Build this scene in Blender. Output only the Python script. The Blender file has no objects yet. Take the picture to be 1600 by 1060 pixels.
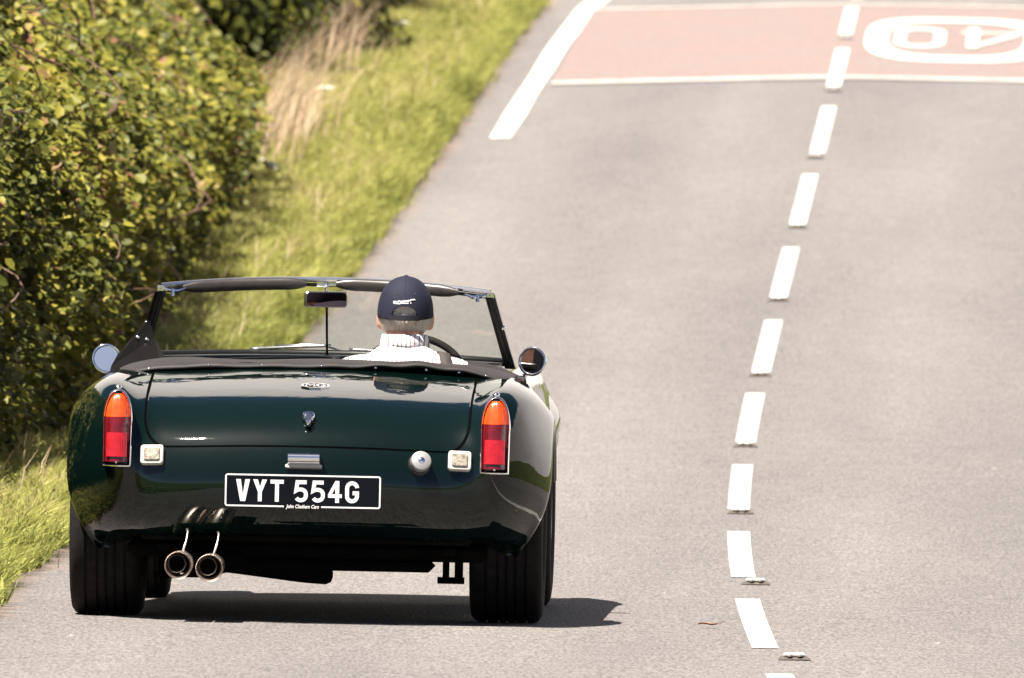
import bpy, math, random
import numpy as np
from mathutils import Vector, Matrix
random.seed(7); rng = np.random.default_rng(11)
R = math.radians
scene = bpy.context.scene
COL = scene.collection

# ------------------------------------------------------------------ camera, sky, sun, exposure
cam = bpy.data.cameras.new('camera'); camo = bpy.data.objects.new('camera', cam); COL.objects.link(camo)
KY = 1.5           # metres of road per unit of the road's own station numbers below
cam.sensor_width = 36; cam.lens = 36*27318*KY/1600
cam.clip_start = 0.5; cam.clip_end = 8000
camo.location = (0, 0, 2.15)
PITCH = math.atan(565/27318/KY)
camo.rotation_euler = (math.pi/2-PITCH, 0, 0)
cam.dof.use_dof = True; cam.dof.focus_distance = 58.4*KY; cam.dof.aperture_fstop = cam.lens/46
scene.camera = camo

SUN = Vector((-.33, -.33, 1)).normalized()
EL = math.asin(SUN.z); AZ = math.atan2(SUN.x, SUN.y)
world = bpy.data.worlds.new('World'); scene.world = world; world.use_nodes = True
nt = world.node_tree; bg = nt.nodes['Background']
sky = nt.nodes.new('ShaderNodeTexSky'); sky.sky_type = 'NISHITA'; sky.sun_disc = False
sky.sun_elevation = EL; sky.sun_rotation = AZ % (2*math.pi)
sky.air_density = .3; sky.dust_density = 1.2; sky.ozone_density = 1.0; sky.altitude = 150
tcw = nt.nodes.new('ShaderNodeTexCoord'); sp = nt.nodes.new('ShaderNodeSeparateXYZ'); nt.links.new(tcw.outputs['Generated'], sp.inputs[0])
def WM(op, a, b=0.0, c=0.0):
    n = nt.nodes.new('ShaderNodeMath'); n.operation = op
    for i, q in enumerate((a, b, c)):
        if isinstance(q, (int, float)): n.inputs[i].default_value = q
        else: nt.links.new(q, n.inputs[i])
    return n.outputs[0]
# fair weather cumulus, denser towards the horizon as a flat cloud layer is
zz_ = WM('ADD', WM('MAXIMUM', sp.outputs['Z'], 0.0), .16)
cmb = nt.nodes.new('ShaderNodeCombineXYZ'); nt.links.new(WM('DIVIDE', sp.outputs['X'], zz_), cmb.inputs[0]); nt.links.new(WM('DIVIDE', sp.outputs['Y'], zz_), cmb.inputs[1])
cn = nt.nodes.new('ShaderNodeTexNoise'); cn.inputs['Scale'].default_value = .55; cn.inputs['Detail'].default_value = 7; cn.inputs['Roughness'].default_value = .52; nt.links.new(cmb.outputs[0], cn.inputs['Vector'])
bias = WM('ADD', WM('MULTIPLY_ADD', zz_, -1.4, .55), WM('MULTIPLY', sp.outputs['Y'], .41))
cr_ = nt.nodes.new('ShaderNodeValToRGB'); cr_.color_ramp.elements[0].position = .53; cr_.color_ramp.elements[1].position = .60; nt.links.new(WM('ADD', cn.outputs['Fac'], bias), cr_.inputs[0])
cs_ = nt.nodes.new('ShaderNodeValToRGB'); cs_.color_ramp.elements[0].position = .45; cs_.color_ramp.elements[0].color = (8.8, 8.0, 7.4, 1); cs_.color_ramp.elements[1].position = .75; cs_.color_ramp.elements[1].color = (7.0, 6.4, 6.0, 1); nt.links.new(cn.outputs['Fac'], cs_.inputs[0])
cm = nt.nodes.new('ShaderNodeMix'); cm.data_type = 'RGBA'; nt.links.new(cr_.outputs[0], cm.inputs[0]); nt.links.new(sky.outputs[0], cm.inputs[6]); nt.links.new(cs_.outputs[0], cm.inputs[7])
nt.links.new(cm.outputs[2], bg.inputs[0]); bg.inputs[1].default_value = 0.05
sl = bpy.data.lights.new('sun', 'SUN'); sl.energy = 5.0; sl.angle = R(.5); sl.color = (1, .93, .83)
so = bpy.data.objects.new('sun', sl); COL.objects.link(so)
so.rotation_euler = SUN.to_track_quat('Z', 'Y').to_euler()
vs = scene.view_settings
scene.display_settings.display_device = 'sRGB'
vs.view_transform = 'Standard'; vs.look = 'None'; vs.gamma = 1; vs.use_curve_mapping = False
vs.exposure = 1.8
scene.cycles.max_bounces = 8; scene.cycles.transparent_max_bounces = 12

# ------------------------------------------------------------------ helpers
def new_mat(name):
    m = bpy.data.materials.new(name); m.use_nodes = True
    return m, m.node_tree, m.node_tree.nodes['Principled BSDF']
def N(t, typ, **kw):
    n = t.nodes.new(typ)
    for k, v in kw.items():
        if k.startswith('i_'): n.inputs[k[2:].replace('_', ' ')].default_value = v
        else: setattr(n, k, v)
    return n
def ramp(t, fac, stops):
    r = t.nodes.new('ShaderNodeValToRGB'); e = r.color_ramp.elements
    while len(e) < len(stops): e.new(.5)
    for k, (p, c) in enumerate(stops):
        e[k].position = p; e[k].color = (*c, 1) if len(c) == 3 else c
    if fac is not None: t.links.new(fac, r.inputs[0])
    return r
def simple(name, col, rough=.5, metal=0, coat=0, coat_rough=.03, var=.15, scale=30, bump=0, bscale=200, spec=.5, trans=0, ior=1.45):
    m, t, b = new_mat(name)
    tc = N(t, 'ShaderNodeTexCoord')
    nz = N(t, 'ShaderNodeTexNoise', i_Scale=scale, i_Detail=4.0); t.links.new(tc.outputs['Object'], nz.inputs['Vector'])
    lo = tuple(c*(1-var) for c in col); hi = tuple(min(1, c*(1+var)) for c in col)
    r = ramp(t, nz.outputs['Fac'], [(.3, lo), (.7, hi)])
    t.links.new(r.outputs[0], b.inputs['Base Color'])
    b.inputs['Roughness'].default_value = rough; b.inputs['Metallic'].default_value = metal
    b.inputs['Coat Weight'].default_value = coat; b.inputs['Coat Roughness'].default_value = coat_rough
    b.inputs['Specular IOR Level'].default_value = spec; b.inputs['IOR'].default_value = ior
    b.inputs['Transmission Weight'].default_value = trans
    if bump:
        n2 = N(t, 'ShaderNodeTexNoise', i_Scale=bscale, i_Detail=3.0); t.links.new(tc.outputs['Object'], n2.inputs['Vector'])
        bp = N(t, 'ShaderNodeBump', i_Strength=bump, i_Distance=.002); t.links.new(n2.outputs['Fac'], bp.inputs['Height'])
        t.links.new(bp.outputs[0], b.inputs['Normal'])
    return m
def make_mesh(name, V, F, mat=None, smooth=True):
    me = bpy.data.meshes.new(name)
    V = np.asarray(V, dtype=np.float32)
    if isinstance(F, np.ndarray) and F.ndim == 2:
        n, k = F.shape
        me.vertices.add(len(V)); me.vertices.foreach_set('co', V.ravel())
        me.loops.add(n*k); me.loops.foreach_set('vertex_index', F.astype(np.int32).ravel())
        me.polygons.add(n); me.polygons.foreach_set('loop_start', np.arange(0, n*k, k, dtype=np.int32))
        me.update(calc_edges=True)
    else:
        me.from_pydata([tuple(map(float, v)) for v in V], [], [tuple(int(i) for i in f) for f in F])
    me.validate(verbose=False)
    if smooth: me.polygons.foreach_set('use_smooth', np.ones(len(me.polygons), dtype=bool))
    if mat: me.materials.append(mat)
    me.update()
    return me
def obj(name, V, F, mat=None, parent=None, smooth=True, sharp=None):
    me = make_mesh(name, V, F, mat, smooth)
    if sharp is not None: me.set_sharp_from_angle(angle=R(sharp))
    o = bpy.data.objects.new(name, me); COL.objects.link(o)
    if parent: o.parent = parent
    return o
def tag(o, label=None, cat=None, group=None, kind=None):
    if label: o['label'] = label
    if cat: o['category'] = cat
    if group: o['group'] = group
    if kind: o['kind'] = kind
    return o
def empty(name, loc, label, cat, group=None):
    o = bpy.data.objects.new(name, None); COL.objects.link(o); o.location = loc; o.empty_display_size = .2
    return tag(o, label, cat, group)
class MB:
    def __init__(s): s.V = []; s.F = []
    def add(s, V, F):
        b = len(s.V); s.V += [tuple(v) for v in V]; s.F += [tuple(i+b for i in f) for f in F]; return s
    def obj(s, name, mat, parent=None, smooth=True, sharp=35): return obj(name, s.V, s.F, mat, parent, smooth, sharp if smooth else None)
def grid_faces(nr, nc, wrap=False, flip=False):
    F = []
    for i in range(nr-1):
        for j in range(nc if wrap else nc-1):
            a = i*nc+j; b = i*nc+(j+1) % nc; f = (a, b, b+nc, a+nc)
            F.append(f[::-1] if flip else f)
    return F
def tube(pts, rad, seg=10, caps=True, closed=False):
    P = [Vector(p) for p in pts]; n = len(P)
    rads = rad if hasattr(rad, '__len__') else [rad]*n
    V = []; up = None
    for i in range(n):
        if closed: d = (P[(i+1) % n]-P[i-1])
        else: d = P[min(i+1, n-1)]-P[max(i-1, 0)]
        d.normalize()
        if up is None:
            up = Vector((0, 0, 1)) if abs(d.z) < .9 else Vector((1, 0, 0))
        a = d.cross(up)
        if a.length < 1e-5: a = d.orthogonal()
        a.normalize(); b = a.cross(d).normalized(); up = b
        for k in range(seg):
            t = 2*math.pi*k/seg
            V.append(P[i]+(a*math.cos(t)+b*math.sin(t))*rads[i])
    F = grid_faces(n, seg, True)
    if closed:
        for k in range(seg):
            a = (n-1)*seg+k; b = (n-1)*seg+(k+1) % seg; F.append((a, b, (k+1) % seg, k))
    elif caps:
        F.append(tuple(range(seg))[::-1]); F.append(tuple((n-1)*seg+k for k in range(seg)))
    return V, F
def lathe(prof, seg=40, M=None, closed=False):
    """prof: (r, h) pairs turned round +Z."""
    V = []
    for r, h in prof:
        for k in range(seg):
            t = 2*math.pi*k/seg; V.append(Vector((r*math.cos(t), r*math.sin(t), h)))
    F = grid_faces(len(prof), seg, True)
    if closed:
        n = len(prof)
        for k in range(seg): F.append(((n-1)*seg+k, (n-1)*seg+(k+1) % seg, (k+1) % seg, k))
    if M is not None: V = [M @ v for v in V]
    return V, F
def box(x0, x1, y0, y1, z0, z1, bev=.004):
    """box with chamfered edges"""
    c = Vector(((x0+x1)/2, (y0+y1)/2, (z0+z1)/2)); h = Vector(((x1-x0)/2, (y1-y0)/2, (z1-z0)/2))
    b = min(bev, h.x*.9, h.y*.9, h.z*.9); V = []; idx = {}
    for sx in (-1, 1):
        for sy in (-1, 1):
            for sz in (-1, 1):
                for ax in range(3):
                    p = Vector((sx*(h.x-(b if ax != 0 else 0)), sy*(h.y-(b if ax != 1 else 0)), sz*(h.z-(b if ax != 2 else 0))))
                    idx[(sx, sy, sz, ax)] = len(V); V.append(c+p)
    F = []
    S = (-1, 1)
    for ax in range(3):
        for s in S:
            q = []
            for a, d in ((-1, -1), (1, -1), (1, 1), (-1, 1)):
                k = [a, d]; k.insert(ax, s); q.append(idx[(*k, ax)])
            F.append(tuple(q))
    for ax in range(3):
        o1, o2 = [a for a in range(3) if a != ax]
        for s1 in S:
            for s2 in S:
                q = []
                for (e, axx) in ((-1, o1), (1, o1), (1, o2), (-1, o2)):
                    k = [0, 0, 0]; k[ax] = e; k[o1] = s1; k[o2] = s2; q.append(idx[(*k, axx)])
                F.append(tuple(q))
    for sx in S:
        for sy in S:
            for sz in S: F.append(tuple(idx[(sx, sy, sz, a)] for a in range(3)))
    # orient outward
    out = []
    for f in F:
        ctr = sum((V[i] for i in f), Vector())/len(f)
        n = (V[f[1]]-V[f[0]]).cross(V[f[2]]-V[f[0]])
        out.append(f if n.dot(ctr-c) > 0 else f[::-1])
    return V, out
def ellipsoid(c, r, nu=24, nv=14, M=None):
    V = []; F = []
    for i in range(nv+1):
        t = math.pi*i/nv
        for j in range(nu):
            p = 2*math.pi*j/nu
            V.append(Vector((r[0]*math.sin(t)*math.cos(p), r[1]*math.sin(t)*math.sin(p), -r[2]*math.cos(t))))
    F = grid_faces(nv+1, nu, True)
    if M is not None: V = [M @ v for v in V]
    V = [v+Vector(c) for v in V]
    return V, F
def bspline(P, n, clamp_start=True):
    """uniform cubic B-spline along axis 0 of P (with phantom end points), n samples; ends interpolated"""
    P = np.asarray(P, float); k = len(P)
    Q = np.concatenate([[2*P[0]-P[1]], P, [2*P[-1]-P[-2]]])
    t = np.linspace(0, k-1, n) if np.isscalar(n) else np.asarray(n, float)
    i = np.clip(np.floor(t).astype(int), 0, k-2); u = t-i
    w = np.stack([(1-u)**3, 3*u**3-6*u**2+4, -3*u**3+3*u**2+3*u+1, u**3], 0)/6
    sh = (-1,)+(1,)*(P.ndim-1)
    return sum(w[a].reshape(sh)*Q[i+a] for a in range(4))

# ------------------------------------------------------------------ the road's line and level
CO = [-3.245394143031849e-07, -1.6032252662964267e-06, 0.0008920854194635838, 0.0318117706108335, 0.30004575327889094]
C2 = [8.7050816862329e-09, -7.649648851402606e-06, 0.00040650906526904017, 0.02659920224901738, 1.1294197715008476]
def sstep(a, b, x):
    t = np.clip((np.asarray(x, float)-a)/(b-a), 0, 1); return t*t*(3-2*t)
def zc(Y):
    Y = np.asarray(Y, float); yc = np.clip(Y, 57, 116)
    z = np.polyval(CO, yc-80)
    s = np.polyval(np.polyder(CO), 116-80)
    z = z+np.where(Y > 116, s*60*(1-np.exp(-np.maximum(Y-116, 0)/60)), 0)
    s0 = np.polyval(np.polyder(CO), 57-80)
    return z-np.where(Y < 57, s0*10*(1-np.exp(-np.maximum(57-Y, 0)/10)), 0)
def cx(Y):
    Y = np.asarray(Y, float); yc = np.clip(Y, 55, 116)
    c = np.polyval(C2, yc-80)
    return c+np.where(Y > 116, .04*(np.minimum(Y, 400)-116), 0)-np.where(Y < 55, .012*(np.maximum(Y, -200)-55), 0)
def ul(Y): return -np.interp(Y, [-200, 40, 61, 65, 87, 102, 116, 400], [2.7, 2.7, 2.62, 2.5, 2.3, 2.2, 2.13, 2.2])
UR = 2.85
def zr(u, Y):
    w = sstep(62, 86, Y)
    return zc(Y)+(1-w)*(-.02*u)+w*(-.022*(np.sqrt(u*u+.01)-.1))
def P(u, Y, dz=0): return Vector((float(cx(Y)+u), KY*float(Y), float(zr(u, Y))+dz))
YR = np.concatenate([np.linspace(-200, 40, 25), np.linspace(44, 130, 87), np.linspace(140, 400, 27)])
def sheet(name, ua, ub, Ys, nu, dz, mat, parent=None, kind=None, uattr=False):
    """a strip of road between lateral offsets ua(Y), ub(Y)"""
    V = []
    for Y in Ys:
        a = ua(Y) if callable(ua) else ua; b = ub(Y) if callable(ub) else ub
        for k in range(nu):
            u = a+(b-a)*k/(nu-1); V.append((cx(Y)+u, KY*Y, zr(u, Y)+dz))
    o = obj(name, V, grid_faces(len(Ys), nu), mat, parent)
    if kind: o['kind'] = kind
    return o

# asphalt
def asphalt():
    m, t, b = new_mat('asphalt'); tc = N(t, 'ShaderNodeTexCoord'); L = t.links.new
    big = N(t, 'ShaderNodeTexNoise', i_Scale=.9, i_Detail=5.0, i_Roughness=.6)
    mp = N(t, 'ShaderNodeMapping'); mp.inputs['Scale'].default_value = (1.0, .08, 1); L(tc.outputs['Object'], mp.inputs['Vector']); L(mp.outputs[0], big.inputs['Vector'])
    fine = N(t, 'ShaderNodeTexNoise', i_Scale=85.0, i_Detail=2.0, i_Roughness=.7)
    mp2 = N(t, 'ShaderNodeMapping'); mp2.inputs['Scale'].default_value = (1.0, .09, 1); L(tc.outputs['Object'], mp2.inputs['Vector']); L(mp2.outputs[0], fine.inputs['Vector'])
    med = N(t, 'ShaderNodeTexNoise', i_Scale=5.0, i_Detail=6.0, i_Roughness=.7); L(tc.outputs['Object'], med.inputs['Vector'])
    vor = N(t, 'ShaderNodeTexVoronoi', i_Scale=60.0); L(mp2.outputs[0], vor.inputs['Vector'])
    r1 = ramp(t, big.outputs['Fac'], [(.34, (.108, .101, .100)), (.66, (.134, .125, .119))])
    r2 = ramp(t, fine.outputs['Fac'], [(.30, (.55, .55, .56)), (.5, (1.0, 1.0, 1.0)), (.70, (1.45, 1.44, 1.42))])
    mx = N(t, 'ShaderNodeMix', data_type='RGBA', blend_type='MULTIPLY'); mx.inputs[0].default_value = .8; L(r1.outputs[0], mx.inputs[6]); L(r2.outputs[0], mx.inputs[7])
    r3 = ramp(t, med.outputs['Fac'], [(.3, (.86, .86, .88)), (.7, (1.1, 1.09, 1.08))])
    mx2 = N(t, 'ShaderNodeMix', data_type='RGBA', blend_type='MULTIPLY'); mx2.inputs[0].default_value = .8; L(mx.outputs[2], mx2.inputs[6]); L(r3.outputs[0], mx2.inputs[7])
    # pale chippings
    r4 = ramp(t, vor.outputs['Color'], [(.965, (0, 0, 0)), (.985, (1, 1, 1))])
    mx3 = N(t, 'ShaderNodeMix', data_type='RGBA'); L(r4.outputs[0], mx3.inputs[0]); L(mx2.outputs[2], mx3.inputs[6]); mx3.inputs[7].default_value = (.19, .18, .17, 1)
    at = N(t, 'ShaderNodeAttribute', attribute_name='edge'); ne = N(t, 'ShaderNodeTexNoise', i_Scale=1.6, i_Detail=7.0, i_Roughness=.7); L(tc.outputs['Object'], ne.inputs['Vector'])
    me = N(t, 'ShaderNodeMath', operation='MULTIPLY_ADD'); L(ne.outputs['Fac'], me.inputs[0]); me.inputs[1].default_value = .34; L(at.outputs['Fac'], me.inputs[2])
    re = ramp(t, me.outputs[0], [(.20, (1, 1, 1)), (.33, (0, 0, 0))])
    # traffic polished tracks and the darker strip of oil between them, one pair for each lane (lane 2.45 m)
    wob = N(t, 'ShaderNodeMath', operation='MULTIPLY_ADD'); L(big.outputs['Fac'], wob.inputs[0]); wob.inputs[1].default_value = .5; L(at.outputs['Fac'], wob.inputs[2])
    fr = N(t, 'ShaderNodeMath', operation='MULTIPLY'); L(wob.outputs[0], fr.inputs[0]); fr.inputs[1].default_value = 1/2.45
    fr2 = N(t, 'ShaderNodeMath', operation='FRACT'); L(fr.outputs[0], fr2.inputs[0])
    rt = ramp(t, fr2.outputs[0], [(0, (.93, .93, .94)), (.18, (.97, .97, .97)), (.32, (1.06, 1.055, 1.05)), (.55, (.93, .93, .94)), (.78, (1.06, 1.055, 1.05)), (.92, (.98, .98, .98)), (1, (.93, .93, .94))])
    mx5 = N(t, 'ShaderNodeMix', data_type='RGBA', blend_type='MULTIPLY'); mx5.inputs[0].default_value = 1; L(mx3.outputs[2], mx5.inputs[6]); L(rt.outputs[0], mx5.inputs[7])
    mx4 = N(t, 'ShaderNodeMix', data_type='RGBA'); L(re.outputs[0], mx4.inputs[0]); L(mx5.outputs[2], mx4.inputs[6]); mx4.inputs[7].default_value = (.175, .128, .110, 1)
    L(mx4.outputs[2], b.inputs['Base Color']); b.inputs['Roughness'].default_value = .85; b.inputs['Specular IOR Level'].default_value = .3
    bp = N(t, 'ShaderNodeBump', i_Strength=.8, i_Distance=.006); L(fine.outputs['Fac'], bp.inputs['Height']); L(bp.outputs[0], b.inputs['Normal'])
    return m
def worn_paint(name, col, under, keep=.36, soft=.06, scale=14):
    m, t, b = new_mat(name); tc = N(t, 'ShaderNodeTexCoord'); L = t.links.new
    n1 = N(t, 'ShaderNodeTexNoise', i_Scale=scale, i_Detail=8.0, i_Roughness=.8); L(tc.outputs['Object'], n1.inputs['Vector'])
    n2 = N(t, 'ShaderNodeTexNoise', i_Scale=80.0, i_Detail=3.0, i_Roughness=.7); mp2 = N(t, 'ShaderNodeMapping'); mp2.inputs['Scale'].default_value = (1.0, .09, 1); L(tc.outputs['Object'], mp2.inputs['Vector']); L(mp2.outputs[0], n2.inputs['Vector'])
    r = ramp(t, n1.outputs['Fac'], [(keep-soft, under), (keep+soft, col)])
    r2 = ramp(t, n2.outputs['Fac'], [(.28, (.42, .42, .42)), (.46, (.95, .95, .95)), (.7, (1.1, 1.1, 1.1))])
    mx = N(t, 'ShaderNodeMix', data_type='RGBA', blend_type='MULTIPLY'); mx.inputs[0].default_value = 1; L(r.outputs[0], mx.inputs[6]); L(r2.outputs[0], mx.inputs[7])
    L(mx.outputs[2], b.inputs['Base Color']); b.inputs['Roughness'].default_value = .8
    bp = N(t, 'ShaderNodeBump', i_Strength=.6, i_Distance=.004); L(n2.outputs['Fac'], bp.inputs['Height']); L(bp.outputs[0], b.inputs['Normal'])
    return m
M_ASPH = asphalt()
ASPH_C = (.135, .123, .115)
M_WHITE = worn_paint('road_paint', (.50, .485, .445), ASPH_C, keep=.40, soft=.05, scale=26)
M_FADED = worn_paint('faded_border_paint', (.42, .39, .36), (.2, .16, .14), keep=.44, soft=.12, scale=6)
M_RED = worn_paint('red_surfacing', (.150, .132, .124), (.188, .120, .108), keep=.5, soft=.14, scale=1.6)
V = []; EA = []
FR = [0, .03, .06, .1, .15, .2, .26, .33, .4]
for Y in YR:
    a = float(ul(Y))
    us = [a+f for f in FR]+list(np.linspace(a+.5, UR, 26))
    for u in us: V.append((cx(Y)+u, KY*Y, zr(u, Y))); EA.append(u-a)
road = obj('road', V, grid_faces(len(YR), len(FR)+26), M_ASPH); road['kind'] = 'structure'
at = road.data.attributes.new('edge', 'FLOAT', 'POINT'); at.data.foreach_set('value', np.array(EA, dtype=np.float32))
# red band across the road and its white borders
band = sheet('red_road_surfacing', lambda Y: -1.72, 2.6, np.linspace(105.75, 115.55, 40), 30, .004, M_RED, road)
band['label'] = 'faded red surfacing band across both lanes'
for a, b_ in ((105.62, 105.92), (115.4, 115.7)):
    o = sheet('band_border_line', lambda Y: -1.72, 2.6, np.linspace(a, b_, 3), 30, .008, M_FADED, road)
# thick edge line
ln = sheet('edge_line', lambda Y: -1.915+.004*math.sin(Y*.9)+(Y-100.6)*.005, lambda Y: -1.79+.004*math.sin(Y*1.3)+(Y-100.6)*.006, np.linspace(100.6, 135, 90), 4, .004, M_WHITE, road)
ln['label'] = 'thick solid white edge line beside the left lane'
# centre line dashes
for k in range(-2, 12):
    y0 = 56.8+6*k; y1 = y0+4.1
    j = random.uniform(-.006, .006)
    sheet('centre_line_dash', -.043+j, .043+j, np.linspace(y0+random.uniform(-.1, .1), y1+random.uniform(-.1, .1), 12), 3, .008 if 105 < y1 and y0 < 116 else .003, M_WHITE, road)
# speed roundel painted upside down on the far lane: ring and digits 4 0 seen from behind
def road_poly(name, loop_pts, mat, dz, parent=road, holes=None):
    """stroke given as closed strip of (u,Y) left/right pairs"""
    V = []
    for (a, b_) in loop_pts:
        V.append(P(a[0], a[1], dz)); V.append(P(b_[0], b_[1], dz))
    n = len(loop_pts); F = [(2*i, 2*i+2, 2*i+3, 2*i+1) for i in range(n-1)]
    return obj(name, V, F, mat, parent)
RC = (.70, 110.45); RU, RY = .575, 2.85
def sup(t, a, b_, n):
    c, s = math.cos(t), math.sin(t)
    return (RC[0]+a*math.copysign(abs(c)**(2/n), c), RC[1]+b_*math.copysign(abs(s)**(2/n), s))
road_poly('roundel_ring', [(sup(t, RU, RY, 3.2), sup(t, RU-.145, RY-.66, 3.0)) for t in np.linspace(0, 2*math.pi, 73)], M_WHITE, .008)
def stroke2d(path, w):
    """offset a polyline both sides with mitres -> list of (left,right)"""
    out = []; p = [Vector(q) for q in path]
    for i in range(len(p)):
        d0 = (p[i]-p[i-1]).normalized() if i else None
        d1 = (p[i+1]-p[i]).normalized() if i < len(p)-1 else None
        if d0 is None: d0 = d1
        if d1 is None: d1 = d0
        n0 = Vector((-d0.y, d0.x)); n1 = Vector((-d1.y, d1.x)); m = n0+n1
        m = m/max(m.dot(n0), .35) if m.length > 1e-6 else n0
        m = m*(w/2); out.append((p[i]+m, p[i]-m))
    return out
def arc(cx_, cy_, rx, ry, a0, a1, n):
    return [(cx_+rx*math.cos(R(a0+(a1-a0)*i/n)), cy_+ry*math.sin(R(a0+(a1-a0)*i/n))) for i in range(n+1)]
LEVEL = [.0065]
def road_glyph(name, path, w, cu, cY, su, sY):
    LEVEL[0] += .0015
    # glyph coordinates are for a reader facing the camera: turned by 180 degrees here
    st = stroke2d(path, w)
    return road_poly(name, [((cu-a.x*su, cY-a.y*sY), (cu-b_.x*su, cY-b_.y*sY)) for a, b_ in st], M_WHITE, LEVEL[0])
zero = [(-.5, 0)]+arc(0, .62, .5, .38, 180, 0, 10)+arc(0, -.62, .5, .38, 0, -180, 10)+[(-.5, 0)]
road_glyph('roundel_digit_zero', zero, .28, .47, RC[1]+.05, .25, 1.12)
for path, w in (([(.62, -.62), (-.85, -.62)], .16), ([(-.85, -.52), (.22, .9)], .21), ([(.30, 1.15), (.30, -.50)], .30), ([(.30, -.72), (.30, -1.1)], .30)):
    road_glyph('roundel_digit_four', path, w, .88, RC[1]+.05, .25, 1.12)

# ------------------------------------------------------------------ ground
def soil():
    m, t, b = new_mat('verge_soil'); tc = N(t, 'ShaderNodeTexCoord'); L = t.links.new
    n1 = N(t, 'ShaderNodeTexNoise', i_Scale=3.0, i_Detail=8.0, i_Roughness=.7); L(tc.outputs['Object'], n1.inputs['Vector'])
    r = ramp(t, n1.outputs['Fac'], [(.35, (.045, .04, .02)), (.55, (.07, .09, .025)), (.7, (.12, .12, .04))])
    L(r.outputs[0], b.inputs['Base Color']); b.inputs['Roughness'].default_value = .95; b.inputs['Specular IOR Level'].default_value = .1
    bp = N(t, 'ShaderNodeBump', i_Strength=1.0, i_Distance=.05); L(n1.outputs['Fac'], bp.inputs['Height']); L(bp.outputs[0], b.inputs['Normal'])
    return m
M_SOIL = soil()
def gz(d, Y, side):
    """height of the verge d metres outside the carriageway edge"""
    u = float(ul(Y))-d if side < 0 else UR+d
    e = float(zr(float(ul(Y)) if side < 0 else UR, Y))
    return e+.01+.055*float(sstep(-.01, .08, d))+.03*float(sstep(.1, 1.2, d))+.3*float(sstep(1.2, 4, d))+.012*math.sin(Y*2.3+d*5)
def VP(d, Y, dz=0, side=-1):
    u = float(ul(Y))-d if side < 0 else UR+d
    return Vector((float(cx(Y))+u, KY*Y, gz(d, Y, side)+dz))
YG = np.concatenate([[-4000, -1500, -600, -300], YR, [500, 700, 1200, 2500, 5000]])
offs = [0, .06, .12, .25, .45, .7, 1, 1.4, 2, 3, 4.5, 8, 20, 60, 200, 800, 4000]
V = []
for Y in YG:
    row = [VP(d, Y, 0, -1) for d in offs[::-1]]
    mid = []
    for f in (.0, .25, .5, .75, 1):
        u = float(ul(Y))+(UR-float(ul(Y)))*f; mid.append(Vector((float(cx(Y))+u, KY*Y, float(zr(u, Y))-.12)))
    row += mid+[VP(d, Y, 0, 1) for d in offs]
    V += row
ground = obj('ground', V, grid_faces(len(YG), len(offs)*2+5), M_SOIL); ground['kind'] = 'structure'

# foliage materials
def leaf_mat(name, stops, attr='tint', rough=.5, trans=.25, obj_random=False):
    m, t, b = new_mat(name); L = t.links.new
    if obj_random: a = N(t, 'ShaderNodeObjectInfo').outputs['Random']
    else: a = N(t, 'ShaderNodeAttribute', attribute_name=attr).outputs['Fac']
    r = ramp(t, a, stops)
    L(r.outputs[0], b.inputs['Base Color']); b.inputs['Roughness'].default_value = rough; b.inputs['Specular IOR Level'].default_value = .18
    tr = N(t, 'ShaderNodeBsdfTranslucent'); L(r.outputs[0], tr.inputs['Color'])
    mx = N(t, 'ShaderNodeMixShader'); mx.inputs[0].default_value = trans
    L(b.outputs[0], mx.inputs[1]); L(tr.outputs[0], mx.inputs[2])
    L(mx.outputs[0], t.nodes['Material Output'].inputs['Surface'])
    return m
LEAF_STOPS = [(0, (.035, .042, .010)), (.3, (.075, .085, .016)), (.6, (.175, .168, .026)), (.82, (.28, .24, .042)), (.93, (.24, .16, .06)), (1, (.19, .095, .05))]
M_LEAF = leaf_mat('bramble_leaf', LEAF_STOPS)
M_LEAF1 = leaf_mat('bramble_leaf_single', LEAF_STOPS[:4]+[(1, (.2, .17, .04))], obj_random=True)
M_GRASS = leaf_mat('grass_blade', [(0, (.09, .105, .022)), (.35, (.30, .305, .080)), (.7, (.43, .41, .135)), (.88, (.49, .42, .21)), (1, (.38, .29, .16))], rough=.6, trans=.45)
M_STRAW = leaf_mat('dry_grass', [(0, (.30, .20, .12)), (.5, (.50, .37, .25)), (1, (.64, .51, .37))], rough=.6, trans=.3)
M_STEM = simple('bramble_stem', (.12, .065, .042), .6, var=.4)
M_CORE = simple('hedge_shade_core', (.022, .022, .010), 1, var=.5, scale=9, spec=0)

def vnoise(x, y, seed=0):
    """cheap smooth noise, arrays"""
    r = np.random.default_rng(seed); s = 0
    for k in range(7):
        fx, fy = r.uniform(.5, 3.2, 2)*(1 if k < 4 else 2.6); ph = r.uniform(0, 6.28, 2)
        s = s+np.sin(x*fx+ph[0]+1.3*np.sin(y*fy*.7+ph[1]))*np.cos(y*fy+ph[1])/(1 if k < 4 else 2)
    return s/3.2

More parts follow.
